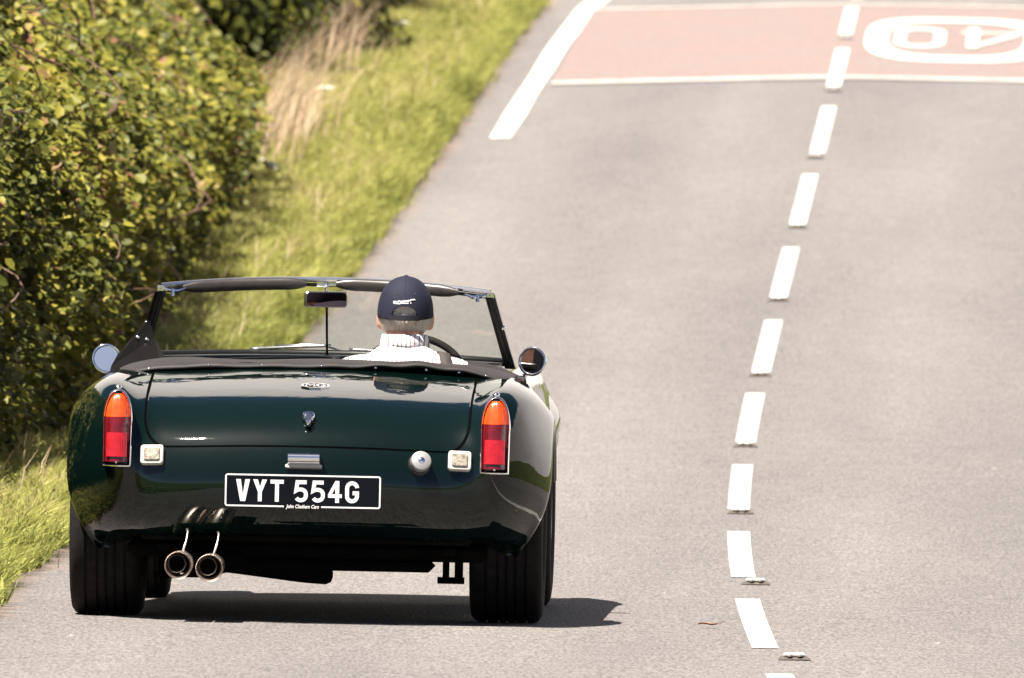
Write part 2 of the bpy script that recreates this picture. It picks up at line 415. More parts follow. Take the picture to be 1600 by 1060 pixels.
# ---- grass of the verge: real blades
def blades(name, base, h, lean, w, tint, mat, nseg=2, up=None):
    n = len(base)
    az = rng.uniform(0, 2*math.pi, n)
    side = np.stack([np.cos(az), np.sin(az), np.zeros(n)], 1)*w[:, None]
    V = np.empty((n, 5, 3)); z = np.array([0, 0, 1.])
    b = base
    V[:, 0] = b-side; V[:, 1] = b+side
    m = b+lean*.35+z*(h*.6)[:, None]
    V[:, 2] = m-side*.75; V[:, 3] = m+side*.75
    V[:, 4] = b+lean+z*(h*(1-.25*np.clip(np.linalg.norm(lean, axis=1)/np.maximum(h, .01), 0, 1.5)))[:, None]
    i = np.arange(n)[:, None]*5
    F = np.concatenate([i+np.array([[0, 1, 3]]), i+np.array([[0, 3, 2]]), i+np.array([[2, 3, 4]])])
    me = make_mesh(name, V.reshape(-1, 3), F, mat, False)
    at = me.attributes.new('tint', 'FLOAT', 'FACE'); at.data.foreach_set('value', np.concatenate([tint]*3).astype(np.float32))
    o = bpy.data.objects.new(name, me); COL.objects.link(o); return o
def VPa(d, Y, side=-1):
    u = ul(Y)-d; e = zr(ul(Y), Y)
    z = e+.01+.055*sstep(-.01, .08, d)+.03*sstep(.1, 1.2, d)+.3*sstep(1.2, 4, d)+.012*np.sin(Y*2.3+d*5)
    return np.stack([cx(Y)+u, KY*np.asarray(Y, float), z], 1)
n = 320000
Yb = rng.uniform(57, 117, n); db = rng.uniform(-.05, 1.45, n)
patch = vnoise(Yb*.8, db*4, 3); patch2 = vnoise(Yb*2.2, db*9, 5)
edge = np.clip(1-db/.16, 0, 1)
h = (.075+.04*patch+.035*patch2+rng.uniform(0, .06, n))*(1-.15*edge)*(1+.3*sstep(.7, 1.2, db)); h = np.clip(h, .03, .3)
lean_ = np.stack([rng.normal(.02, .06, n)+.03*edge, rng.normal(-.035, .06, n), np.zeros(n)], 1)
tint = np.clip(.50+.30*patch+.14*patch2+rng.normal(0, .13, n)-.30*edge+(rng.random(n) < .06)*.35, 0, 1)  # edge term puts the shade of the road lip into blade tint
# ragged tufts hanging over the road edge, shade put into their darker tint
m_ = 26000
Yt_ = rng.uniform(57, 117, m_); dt_ = rng.normal(.0, .035, m_); kp = (vnoise(Yt_*3.3, dt_*0, 8)+.5*vnoise(Yt_*9, dt_*0, 9)) > rng.normal(.05, .15, m_); Yt_, dt_ = Yt_[kp], dt_[kp]; m_ = len(Yt_)
Yb = np.concatenate([Yb, Yt_]); db = np.concatenate([db, dt_]); n = len(Yb)
h = np.concatenate([h, rng.uniform(.05, .13, m_)]); lean_ = np.concatenate([lean_, np.stack([rng.normal(.05, .035, m_), rng.normal(0, .05, m_), np.zeros(m_)], 1)])
tint = np.concatenate([tint, np.clip(rng.normal(.22, .16, m_), 0, 1)])
g = blades('grass', VPa(db, Yb), h, lean_, np.full(n, .0045)*rng.uniform(.7, 1.4, n), tint, M_GRASS)
tag(g, 'sunlit yellow-green grass of the verge between hedge and road', 'grass', kind='stuff')
# seeding stalks standing in the verge
n = 900
Ys = rng.uniform(58, 116, n); ds = rng.uniform(.1, 1.2, n)
g2 = blades('grass_stalk', VPa(ds, Ys), rng.uniform(.12, .28, n), np.stack([rng.normal(.07, .06, n), rng.normal(0, .06, n), np.zeros(n)], 1), np.full(n, .003), rng.random(n), M_STRAW)
tag(g2, 'thin straw coloured stalks scattered over the verge', 'grass', kind='stuff')
# the tall dry clump against the dark bush
n = 620
Yt = np.concatenate([rng.normal(98.6, 1.3, 440), rng.normal(105.5, 1.5, 180)]); dt = np.abs(rng.normal(.84, .13, n))
ht = rng.uniform(.25, .75, n)*(1-.3*np.abs(dt-.86)/.3)
g3 = blades('dry_grass', VPa(dt, Yt), np.clip(ht, .15, 1), np.stack([.28*ht+rng.normal(.04, .06, n), rng.normal(0, .1, n), np.zeros(n)], 1), np.full(n, .0035), rng.random(n), M_STRAW)
tag(g3, 'tall pale dry grass leaning out in front of the far dark bush', 'dry grass', kind='stuff')

# ---- hedge
TPL = np.array([(0, 0, 0), (.40, .30, .09), (.33, .72, .04), (0, 1, -.10), (-.33, .72, .04), (-.40, .30, .09)])
def leaves(name, pos, nrm, size, tint, mat, parent):
    n = len(pos)
    nr = nrm+rng.normal(0, .45, (n, 3)); nr /= np.linalg.norm(nr, axis=1)[:, None]
    t = rng.normal(0, 1, (n, 3))+np.array([.2, -.1, -.35]); t -= nr*(t*nr).sum(1)[:, None]; t /= np.linalg.norm(t, axis=1)[:, None]
    s = np.cross(t, nr)
    V = pos[:, None]+size[:, None, None]*(TPL[None, :, 0:1]*s[:, None]*.9+TPL[None, :, 1:2]*t[:, None]+TPL[None, :, 2:3]*nr[:, None])
    i = np.arange(n)[:, None]*6
    F = np.concatenate([i+np.array([[0, 1, 2, 3]]), i+np.array([[0, 3, 4, 5]])])
    me = make_mesh(name, V.reshape(-1, 3), F, mat, False)
    at = me.attributes.new('tint', 'FLOAT', 'FACE'); at.data.foreach_set('value', np.concatenate([tint]*2).astype(np.float32))
    o = bpy.data.objects.new(name, me); COL.objects.link(o); o.parent = parent; o['kind'] = 'stuff'; return o
def lean(Y, z): return .80*np.clip(z-np.interp(Y, [60, 66, 72, 80, 86, 92, 100], [.9, 1.4, 1.55, 1.35, .95, .65, .5]), 0, 5)
def hedge_face(Y, z):
    """distance of the leafy face from the carriageway edge at height z above the verge"""
    return .80+.21*vnoise(Y*.55, z*1.4, 21)+.12*vnoise(Y*1.9, z*4, 22)+lean(Y, z)-.16*sstep(70, 74, Y)*(1-sstep(80, 87, Y))+.55*sstep(93.5, 98, Y)-.30*np.exp(-((Y-71.5)/3)**2)*(1-sstep(1.2, 1.9, z))-.10*np.clip(1-abs(z-.62)/.5, 0, 1)
hedge = empty('bramble_hedge', tuple(VP(1.2, 80)), 'tall bramble hedge with sunlit yellow-green leaves along the left verge', 'hedge')
HI = Matrix.Translation(hedge.location).inverted()
def to_h(pts): return pts-np.array(hedge.location)
HT = 2.9
n = 600000
Yh = rng.uniform(59, 101, n)
zh = rng.uniform(0.02, HT, n)
dep = rng.exponential(.15, n)-.08+.16*(vnoise(Yh*2.7, zh*5, 35) < -.25)+.05*(rng.random(n) < .1)*rng.normal(0, 1, n)
dh = hedge_face(Yh, zh)+dep
clump = vnoise(Yh*3.1, zh*6, 31)+.5*vnoise(Yh*6, zh*11+dep*9, 32)
keep = rng.random(n) < np.clip(.36+1.5*clump, .02, 1)
Yh, zh, dh, dep, clump = [a[keep] for a in (Yh, zh, dh, dep, clump)]
pos = VPa(dh, Yh); pos[:, 2] = VPa(np.full_like(dh, .9), Yh)[:, 2]+zh-.05
# the flat top and the near end of the hedge carry leaves as well
m_ = 26000; Ye = rng.uniform(58.5, 101, m_); we = rng.uniform(0, 2.1, m_); de = hedge_face(Ye, np.full(m_, HT))+we
top_ = VPa(de, Ye); top_[:, 2] = VPa(np.full(m_, .9), Ye)[:, 2]+HT+rng.normal(0, .07, m_)+.07*vnoise(Ye*2, we*3, 41)
m2 = 16000; ze = rng.uniform(0, HT+.1, m2); Ye2 = 57.7+.2*vnoise(ze*2, ze*3, 42)+rng.normal(0, .12, m2); de2 = hedge_face(np.full(m2, 59.), ze)+rng.uniform(-.05, 2.3, m2)
end_ = VPa(de2, Ye2); end_[:, 2] = VPa(np.full(m2, .9), Ye2)[:, 2]+ze-.05
pos = np.concatenate([pos, top_, end_]); k_ = m_+m2; dep = np.concatenate([dep, np.zeros(k_)]); clump = np.concatenate([clump, np.zeros(k_)])
Yh = np.concatenate([Yh, Ye, Ye2]); zh = np.concatenate([zh, np.full(m_, HT), ze])
nrm = np.stack([np.full(len(pos), .35), np.full(len(pos), -.35), np.full(len(pos), .9)], 1)
patch = vnoise(Yh*1.1, zh*2.2, 33)
tint = np.clip(.42+.34*patch+.10*clump+.45*np.clip(vnoise(Yh*1.6, zh*2.6, 36)-.42, 0, 1)+rng.normal(0, .17, len(pos))+(rng.random(len(pos)) < .06)*.4, 0, 1)
leaves('foliage', to_h(pos), nrm, rng.uniform(.028, .066, len(pos))*(1+.25*patch), tint, M_LEAF, hedge)
# solid dark core behind the leaves: blocks light, gap shade in its colour
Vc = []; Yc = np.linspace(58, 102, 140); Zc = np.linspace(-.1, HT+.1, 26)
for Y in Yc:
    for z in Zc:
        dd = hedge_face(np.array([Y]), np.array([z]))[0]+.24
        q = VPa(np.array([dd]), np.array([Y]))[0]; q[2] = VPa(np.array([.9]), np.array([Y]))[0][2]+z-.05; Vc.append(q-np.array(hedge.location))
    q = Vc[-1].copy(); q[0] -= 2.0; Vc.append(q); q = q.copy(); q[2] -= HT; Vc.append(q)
nz_ = len(Zc)+2; core = obj('twig_shade_core', Vc, grid_faces(len(Yc), nz_)+[tuple(range(nz_)), tuple((len(Yc)-1)*nz_+j for j in range(nz_))[::-1]], M_CORE, hedge); core['kind'] = 'stuff'
# leaves one by one on the outer face
leaf_me = []
for k in range(6):
    tp = TPL.copy(); tp[:, 0] *= random.uniform(.8, 1.15); tp[:, 2] *= random.uniform(.5, 2)
    leaf_me.append(make_mesh('leaf', tp, [(0, 1, 2, 3), (0, 3, 4, 5)], M_LEAF1, False))
for k in range(260):
    Y = random.uniform(70, 88); z = random.uniform(.25, 2.2)
    d = float(hedge_face(np.array([Y]), np.array([z]))[0])-random.uniform(.05, .12)
    q = Vector(VPa(np.array([d]), np.array([Y]))[0]); q.z = float(VPa(np.array([.9]), np.array([Y]))[0][2])+z-.05
    o = bpy.data.objects.new('leaf', leaf_me[k % 6]); COL.objects.link(o); o.parent = hedge
    o.location = q-hedge.location
    nr = Vector((.6+random.gauss(0, .4), -.4+random.gauss(0, .4), .8+random.gauss(0, .3)))
    o.rotation_euler = (nr.to_track_quat('Z', 'Y').to_matrix() @ Matrix.Rotation(random.uniform(0, 6.28), 3, 'Z')).to_euler()
    s = random.uniform(.045, .075); o.scale = (s, s, s)
# arching stems
for k in range(80):
    Y = random.uniform(66, 100); z = random.uniform(.2, 1.9)
    pts = []; L_ = random.uniform(.5, 1.1); a = random.uniform(-.5, 1.0); dy = random.uniform(-1, 1)
    out0 = random.uniform(.08, .22)
    for i in range(8):
        f = i/7; Yq = Y+dy*L_*(f-.3)*.8; zq = z+L_*(f*math.sin(a)-.25*f*f)
        d = float(hedge_face(np.array([Yq]), np.array([max(zq, .05)]))[0])-out0*math.sin(f*3)+.05-.06*f
        q = Vector(VPa(np.array([d]), np.array([Yq]))[0]); q.z = float(VPa(np.array([.9]), np.array([Yq]))[0][2])+zq; pts.append(q-hedge.location)
    v, f_ = tube(pts, [.006*(1-.6*i/7) for i in range(8)], 5); obj('stem', v, f_, M_STEM, hedge)

# the far dark bush behind the dry grass
bush = empty('dark_bush', tuple(VP(1.25, 110)), 'darker shrub at the far end of the hedge behind tall dry grass', 'bush')
n = 42000
cen = np.array([VP(1.50+.35*math.sin(k*2.1), 104.5+1.5*k, .35+.2*math.sin(k*1.7)) for k in range(9)])
kk = rng.integers(0, 9, n); dirs = rng.normal(0, 1, (n, 3)); dirs /= np.linalg.norm(dirs, axis=1)[:, None]
rad = np.array([.62, 1.5, .85]); rr = rng.uniform(.72, 1.08, n)
wob = 1+.22*np.sin(dirs[:, 0]*7+kk)*np.sin(dirs[:, 2]*8+kk*2)
pos = cen[kk]+dirs*rad*(rr*wob)[:, None]
tint = np.clip(.20+.2*np.sin(dirs[:, 0]*9+dirs[:, 2]*7+kk)+rng.normal(0, .15, n), 0, 1)
leaves('foliage', pos-np.array(bush.location), dirs*.7+np.array([.2, -.2, .4]), rng.uniform(.04, .085, n), tint, M_LEAF, bush)
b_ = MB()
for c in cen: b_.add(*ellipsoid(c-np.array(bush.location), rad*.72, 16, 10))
o = b_.obj('twig_shade_core', M_CORE, bush); o['kind'] = 'stuff'  # solid core inside the bush, its dark colour stands for inner shade
for k in range(9):
    c = Vector(cen[k])-bush.location
    pts = [c+Vector((.1*i*random.uniform(.2, 1), .05*i, -.8+.3*i)) for i in range(6)]
    v, f_ = tube(pts, [.02-.003*i for i in range(6)], 6); obj('stem', v, f_, M_STEM, bush)

# white flower heads and litter in the verge
M_PALE = simple('pale_petal', (.62, .6, .52), .8, var=.2, scale=60)
def umbel(Y, d, h, label):
    base = VP(d, Y); r = empty('white_flower_head', tuple(base), label, 'flower', 'white flowers in the verge')
    v, f_ = tube([(0, 0, 0), (.01, 0, h*.5), (.03, -.01, h)], .003, 5); obj('flower_stalk', v, f_, M_STRAW, r)
    mb = MB()
    for k in range(26):
        a = random.uniform(0, 6.28); q = .05*math.sqrt(random.random())
        mb.add(*ellipsoid((.03+q*math.cos(a), -.01+q*math.sin(a), h+.02-4*q*q), (.011, .011, .006), 6, 4))
    mb.obj('petal_cluster', M_PALE, r)
umbel(101.5, .72, .16, 'white flower head by the left foot of the tall dry grass')
umbel(107.3, .55, .22, 'white flower head in the grass right of the tall dry grass')
umbel(113.2, .78, .15, 'farthest white flower head near the top of the verge')
q = VP(.62, 95.3)
r = empty('paper_litter', (q.x-.05, q.y, q.z+.13), 'crumpled white scrap lying in the grass at the foot of the hedge', 'litter')
V = []
for i in range(7):
    for j in range(5):
        V.append((-.051+.017*i, -.05+.025*j, .02*math.sin(i*1.3+j)+.012*math.sin(j*2.1)-.006*i+random.uniform(-.004, .004)))
obj('paper_sheet', V, grid_faces(7, 5), simple('paper', (.50, .47, .43), .8, var=.06), r)

# ------------------------------------------------------------------ cat's eyes
M_IRON = simple('stud_iron', (.075, .060, .050), .7, .3, var=.3)
M_RUB = simple('stud_rubber', (.55, .53, .48), .6, var=.2, scale=60)
M_GLINT = simple('stud_glass', (.75, .75, .72), .15, .6, var=.05)
ORD = ['nearest the camera', 'second from the camera', 'third from the camera', 'fourth from the camera', 'fifth from the camera', 'sixth from the camera', 'seventh from the camera', 'eighth from the camera', 'next to the red band', 'inside the red band']
for k, (us, Ys) in enumerate([(.07, 56.1), (.037, 62.24), (.006, 68.6), (0, 74.54), (0, 80.57), (0, 86.7), (0, 92.6), (0, 98.4), (.005, 104.5), (.005, 110.3)]):
    r = empty('road_stud', tuple(P(us, Ys-.12, .002)), "worn cat's eye road stud in a centre line gap, "+ORD[k], 'road stud', "cat's eye studs along the centre line")
    V = [(-.052, -.06, .001), (.052, -.06, .001), (.052, .06, .001), (-.052, .06, .001), (-.040, -.045, .010), (.040, -.045, .010), (.040, .045, .010), (-.040, .045, .010)]
    obj('iron_base', V, [(0, 1, 5, 4), (1, 2, 6, 5), (2, 3, 7, 6), (3, 0, 4, 7), (4, 5, 6, 7)], M_IRON, r, False)
    v, f_ = box(-.034, .034, -.05, .05, .0105, .021, .005); obj('rubber_insert', v, f_, M_RUB, r, False)
    for s in (-1, 1):
        v, f_ = ellipsoid((s*.016, -.052, .016), (.009, .006, .007), 10, 8); obj('glass_eye', v, f_, M_GLINT, r)
# dry leaf and twig shade
q = P(-.17, 58.35, .012)
r = empty('dry_leaf', tuple(q), 'curled brown dead leaf on the asphalt left of the centre line', 'leaf')
V = []
for i in range(9):
    w = .022*math.sin(math.pi*(i+.4)/9.2)
    for j in range(3): V.append((-.032+.008*i, (j-1)*w, 0.006*abs(j-1)+.002*math.sin(i*.8)))
obj('leaf_blade', V, grid_faces(9, 3), simple('dead_leaf', (.36, .19, .11), .8, var=.3), r)
v, f_ = tube([(.03, 0, .004), (.045, .004, .008), (.055, .003, .012)], .0015, 5); obj('leaf_stalk', v, f_, M_STEM, r)

r = empty('bramble_shoot', tuple(VP(.35, 54.7)), 'long bramble shoot arching over the near road edge', 'bramble')
for e in (0, .28):
    tip = Vector((-1.66-e*.2, (54.9-e)*KY, .47-.1*e)); b0 = VP(.3+e, 54.6-e); pts = [b0+(tip-b0)*f+Vector((0, 0, .30*math.sin(f*math.pi)*(1-.3*f))) for f in np.linspace(0, 1, 12)]
    v, f_ = tube([p-r.location for p in pts], [.008*(1-.06*i) for i in range(12)], 6); obj('stem', v, f_, M_STEM, r)
    for i in range(3, 12):
        o = bpy.data.objects.new('leaf', leaf_me[i % 6]); COL.objects.link(o); o.parent = r; o.location = pts[i]-r.location; o.rotation_euler = (random.uniform(-.6, .6), random.uniform(-.6, .6), random.uniform(0, 6)); o.scale = (.03,)*3

# ================================================================== THE CAR
def paint():
    m, t, b = new_mat('green_paint'); tc = N(t, 'ShaderNodeTexCoord'); L = t.links.new
    b.inputs['Base Color'].default_value = (.0011, .0050, .0042, 1)
    b.inputs['Roughness'].default_value = .6; b.inputs['Specular IOR Level'].default_value = 0; b.inputs['Coat Weight'].default_value = 1; b.inputs['Coat IOR'].default_value = 1.45
    n = N(t, 'ShaderNodeTexNoise', i_Scale=9.0, i_Detail=2.0); L(tc.outputs['Object'], n.inputs['Vector'])
    bp = N(t, 'ShaderNodeBump', i_Strength=.10, i_Distance=.01); L(n.outputs['Fac'], bp.inputs['Height']); L(bp.outputs[0], b.inputs['Coat Normal'])
    d = N(t, 'ShaderNodeTexNoise', i_Scale=60.0, i_Detail=6.0, i_Roughness=.8); L(tc.outputs['Object'], d.inputs['Vector'])
    rr = ramp(t, d.outputs['Fac'], [(.5, (.012,)*3), (.85, (.035,)*3)]); L(rr.outputs[0], b.inputs['Coat Roughness'])
    return m
M_PAINT = paint()
M_CHROME = simple('chrome', (.82, .82, .84), .07, 1, var=.04)
M_ALU = simple('polished_alloy', (.75, .74, .73), .22, 1, var=.08)
M_BLACK = simple('black_trim', (.012, .012, .012), .35, var=.2)
M_SEAM_SHADE = simple('shut_line', (.002, .002, .002), 1, var=.2, spec=0)  # black of the lid gap, also of the shade strip under the hood
M_UNDER = simple('underbody', (.004, .0035, .003), .9, var=.4, spec=.1)
M_RUBBER = simple('tyre_rubber', (.012, .0105, .010), .8, var=.25, scale=40, bump=.2, spec=.15)
M_VINYL = simple('hood_vinyl', (.020, .017, .0165), .62, var=.18, scale=18, bump=.5, bscale=260, spec=.35)
M_GLASS, t_, b_ = new_mat('windscreen_glass')
tr = N(t_, 'ShaderNodeBsdfTransparent'); tr.inputs[0].default_value = (.82, .86, .82, 1)
gl = N(t_, 'ShaderNodeBsdfGlossy', i_Roughness=.02); df = N(t_, 'ShaderNodeBsdfDiffuse'); df.inputs[0].default_value = (.5, .5, .48, 1)
fr = N(t_, 'ShaderNodeFresnel', i_IOR=1.5); m1 = N(t_, 'ShaderNodeMixShader'); m2 = N(t_, 'ShaderNodeMixShader'); m2.inputs[0].default_value = .035
t_.links.new(fr.outputs[0], m1.inputs[0]); t_.links.new(tr.outputs[0], m1.inputs[1]); t_.links.new(gl.outputs[0], m1.inputs[2])
t_.links.new(m1.outputs[0], m2.inputs[1]); t_.links.new(df.outputs[0], m2.inputs[2]); t_.links.new(m2.outputs[0], t_.nodes['Material Output'].inputs['Surface'])

YAW = R(1.56); ROLL = R(1.15)
X0, Y0 = -.698, 58.0*KY
uz = float(zr(X0-float(cx(58.5)), 58.5))
car = empty('sports_car', (X0, Y0, uz), 'dark green open two-seat classic sports car driving away in the left lane', 'car')
car.rotation_euler = (Matrix.Rotation(-YAW, 3, 'Z') @ Matrix.Rotation(ROLL, 3, 'Y')).to_euler()

# ---- control net of the rear body: rows run from the bottom edge up over the tail to the cockpit, columns from the middle out to the wheel arch
prof0 = [(.26, .275), (.115, .292), (.035, .355), (0, .44), (.008, .515), (.042, .600), (.096, .662), (.185, .716), (.30, .750), (.55, .790), (.83, .822), (1.0, .832)]
cols = [[(0, y, z) for y, z in prof0],
        [(.28, y+.024, z-.004) for y, z in prof0],
        [(.515, y+.076, z-.017) for y, z in prof0]]
c3 = [(.37, .265), (.20, .285), (.12, .36), (.092, .45), (.092, .53), (.107, .60), (.137, .665), (.20, .722), (.32, .755), (.57, .788), (.84, .804), (1.0, .806)]
cols.append([(.572, y, z) for y, z in c3])
c4 = [(.40, .25), (.22, .283), (.125, .365), (.078, .46), (.070, .54), (.078, .60), (.094, .68), (.135, .752), (.27, .798), (.55, .812), (.82, .815), (1.0, .815)]
xs4 = [.615, .62, .63, .63, .63, .63, .63, .63, .635, .645, .655, .66]
cols.append([(x, y, z) for x, (y, z) in zip(xs4, c4)])
cols.append([(.655, .42, .235), (.685, .28, .28), (.704, .205, .37), (.714, .17, .46), (.715, .165, .54), (.714, .17, .60), (.710, .185, .67), (.70, .215, .738), (.70, .32, .777), (.71, .57, .788), (.71, .83, .790), (.71, 1.0, .790)])
cols.append([(.685, .43, .232), (.728, .35, .290), (.762, .31, .38), (.777, .285, .46), (.770, .28, .53), (.764, .285, .588), (.758, .305, .65), (.752, .35, .705), (.76, .44, .740), (.766, .62, .753), (.762, .85, .748), (.755, 1.02, .74)])
phis = [-14, -1, 12, 23, 33, 43, 54, 66, 80, 100, 125, 155]
X7 = [.700, .762, .799, .812, .815]+[.815]*7
cols.append([(x, .75-.385*math.cos(R(p)), .31+.375*math.sin(R(p))) for x, p in zip(X7, phis)])
cols.append([(x-.007, .75-.345*math.cos(R(p)), .31+.345*math.sin(R(p))) for x, p in zip(X7, phis)])
cols.append([(x-.04, .75-.34*math.cos(R(p)), .31+.34*math.sin(R(p))) for x, p in zip(X7, phis)])
NET = np.array(cols)                       # [col, row, 3]
NC, NR = NET.shape[:2]
MIR = NET[1:][::-1].copy(); MIR[:, :, 0] *= -1
FULL = np.concatenate([MIR, NET])          # columns -(NC-1) .. NC-1
def S(c, r):
    """surface points for arrays of column coordinates c in [-(NC-1), NC-1] and row coordinates r (outer product)"""
    a = bspline(FULL, np.asarray(c, float)+NC-1)
    return bspline(np.swapaxes(a, 0, 1), np.asarray(r, float))
def Sp(c, r): return Vector(S([c], [r])[0, 0])
def Sn(c, r):
    e = .02; r = min(max(r, e), NR-1-e)
    du = Sp(c+e, r)-Sp(c-e, r); dv = Sp(c, r+e)-Sp(c, r-e)
    return du.cross(dv).normalized()
def find(x, z, c=None, r=None):
    """column and row where the tail surface shows at (x, z) from behind"""
    C = np.linspace(-6, 6, 241); Rr = np.linspace(0.6, 9, 169); G = S(C, Rr)
    q = (G[..., 0]-x)**2+(G[..., 2]-z)**2; i = np.unravel_index(np.argmin(q), q.shape)
    c, r = C[i[1]], Rr[i[0]]
    for _ in range(6):
        p = Sp(c, r); e = .01; pc = (Sp(c+e, r)-p)/e; pr = (Sp(c, r+e)-p)/e
        A = np.array([[pc.x, pr.x], [pc.z, pr.z]]); dlt = np.linalg.solve(A, np.array([x-p.x, z-p.z])); c += float(np.clip(dlt[0], -.1, .1)); r += float(np.clip(dlt[1], -.1, .1))
    return c, r
def skin_body():
    cc = np.linspace(-(NC-1), NC-1, 241); rr = np.linspace(0, NR-1, 150)
    G = S(cc, rr)
    return G.reshape(-1, 3), grid_faces(len(rr), len(cc))
body = MB(); v, f_ = skin_body(); body.add(v, f_)
# doors and front wings: lofted flank, both sides
ysec = [1.0, 1.3, 1.7, 2.1, 2.45, 2.75, 3.06, 3.35, 3.6, 3.8]
def flank(sd):
    sec = []
    for y in ysec:
        fl = math.exp(-((y-3.06)/.36)**2); dr = max(0, (y-3.3)/.5)
        arch = max(0, 1-((y-3.06)/.36)**2); zb = .2+.40*math.sqrt(arch) if arch > 0 else .2
        cr = .812-.02*max(0, y-1.0)*.2-.10*dr*dr
        zz = np.linspace(cr-.10, zb+.01, 5)
        sec.append([(.56, y, cr-.035), (.60, y, cr-.008), (.655-.05*dr, y, cr), (.70-.08*dr+.01*fl, y, cr-.03)]
                   + [(.728+.045*fl*min(1, k/1.5)+(.008 if k == 2 else 0)-.12*dr*dr, y, z) for k, z in enumerate(zz)] + [(.66-.1*dr, y, zb)])
    A = np.array(sec); A[..., 0] *= sd
    a = bspline(A, 90); g_ = bspline(np.swapaxes(a, 0, 1), 60); g_ = np.swapaxes(g_, 0, 1)
    return g_.reshape(-1, 3), grid_faces(90, 60, flip=sd < 0)
for sd in (1, -1): body.add(*flank(sd))
# scuttle and bonnet
sec = []
for y in (1.98, 2.1, 2.4, 2.8, 3.2, 3.5, 3.72, 3.8):
    dr = max(0, (y-2.6)/1.2); zt = .845-.11*dr*dr
    sec.append([(x, y-(.10*(x/.58)**2 if y < 3.3 else .25*(x/.58)**2), zt-.05*(abs(x)/.58)**3) for x in (-.58, -.45, -.22, 0, .22, .45, .58)])
sec.append([(x, 3.78-.25*(x/.58)**2, .35) for x in (-.58, -.45, -.22, 0, .22, .45, .58)])
A = np.array(sec); a = bspline(A, 60); g_ = np.swapaxes(bspline(np.swapaxes(a, 0, 1), 40), 0, 1)
body.add(g_.reshape(-1, 3), grid_faces(60, 40, flip=True))
bo = body.obj('body', M_PAINT, car, sharp=50)

# ---- boot lid laid into the tail, with its shut line
CL = 2.50
RB = find(0, .588)[1]; RT = 10.6; RHO = 1.5
def lid_c(r):
    if r >= RB+RHO: return CL+.03*(r-RB-RHO)*.2
    return CL-.62*(1-math.sqrt(max(0, 1-((RB+RHO-r)/RHO)**2)))
V = []; rows = [RB+RHO*(1-math.cos(math.pi/2*i/22)) for i in range(23)]+list(np.linspace(RB+RHO, RT, 50)[1:])
nc = 81
for i, r in enumerate(rows):
    cm = lid_c(r); g_ = S(np.linspace(-cm, cm, nc), [r])[0]
    g2 = S(np.linspace(-cm, cm, nc)+.01, [r])[0]; g3_ = S(np.linspace(-cm, cm, nc), [min(r+.01, NR-1.001)])[0]
    nn = np.cross(g2-g_, g3_-g_); nn /= np.linalg.norm(nn, axis=1)[:, None]
    lift = np.full(nc, .0032); lift[0] = lift[-1] = -.004
    if i == 0: lift[:] = -.004
    ext = g_+nn*lift[:, None]; V.append(ext)
# shoulder rows close to the rim keep the edge crisp
V = np.array(V)
V[1] = V[1]; lid = obj('boot_lid', V.reshape(-1, 3), grid_faces(len(rows), nc), M_PAINT, car)
lid.data.set_sharp_from_angle(angle=R(40))
out = []
for r in np.linspace(RT, RB+RHO, 60): out.append((-lid_c(r), r))
for r in rows[:23][::-1][1:]: out.append((-lid_c(r), r))
for c in np.linspace(-lid_c(rows[0]), lid_c(rows[0]), 40)[1:-1]: out.append((c, rows[0]))
out += [(-c, r) for c, r in out[:82][::-1]]
pts = [Sp(c, r) for c, r in out]; nrs = [Sn(c, r) for c, r in out]
V = []
for i in range(len(pts)):
    t = (pts[min(i+1, len(pts)-1)]-pts[max(i-1, 0)]).normalized(); s = nrs[i].cross(t).normalized()
    ctr = Vector((0, .2, .7)); s = s if s.dot(pts[i]-ctr) > 0 else -s
    V.append(pts[i]-s*.006+nrs[i]*.0008); V.append(pts[i]+s*.0045+nrs[i]*.0012)
obj('shut_line', V, [(2*i, 2*i+2, 2*i+3, 2*i+1) for i in range(len(pts)-1)], M_SEAM_SHADE, lid)

# frames fixed to the tail surface: X to the right, Y up along the surface, Z outwards
def frame(x, z, tilt=0):
    c, r = find(x, z); p = Sp(c, r); n_ = Sn(c, r)
    if n_.y > 0: n_ = -n_
    xx = Vector((1, 0, 0)); yy = n_.cross(xx).normalized(); xx = yy.cross(n_).normalized()
    if yy.z < 0: yy = -yy; xx = -xx
    M = Matrix((xx, yy, n_)).transposed().to_4x4(); M.translation = p
    return M
def at_M(M, VF): return [M @ Vector(v) for v in VF[0]], VF[1]

# ---- tail lights
def lens_mat(name, col, em=0):
    m, t, b = new_mat(name); tc = N(t, 'ShaderNodeTexCoord'); L = t.links.new
    wv = N(t, 'ShaderNodeTexWave', i_Scale=60.0, i_Distortion=0.0); wv.bands_direction = 'X'; L(tc.outputs['Object'], wv.inputs['Vector'])
    nz = N(t, 'ShaderNodeTexNoise', i_Scale=40.0, i_Detail=3.0); L(tc.outputs['Object'], nz.inputs['Vector'])
    r = ramp(t, nz.outputs['Fac'], [(.3, tuple(c*.6 for c in col)), (.7, col)]); L(r.outputs[0], b.inputs['Base Color'])
    b.inputs['Roughness'].default_value = .22; b.inputs['Coat Weight'].default_value = 1; b.inputs['Coat Roughness'].default_value = .03
    bp = N(t, 'ShaderNodeBump', i_Strength=.35, i_Distance=.002); L(wv.outputs['Fac'], bp.inputs['Height']); L(bp.outputs[0], b.inputs['Normal'])
    return m
M_AMBER = lens_mat('amber_lens', (.62, .068, .006)); M_RED = lens_mat('red_lens', (.12, .0025, .005)); M_RED2 = lens_mat('red_reflector', (.40, .007, .011))
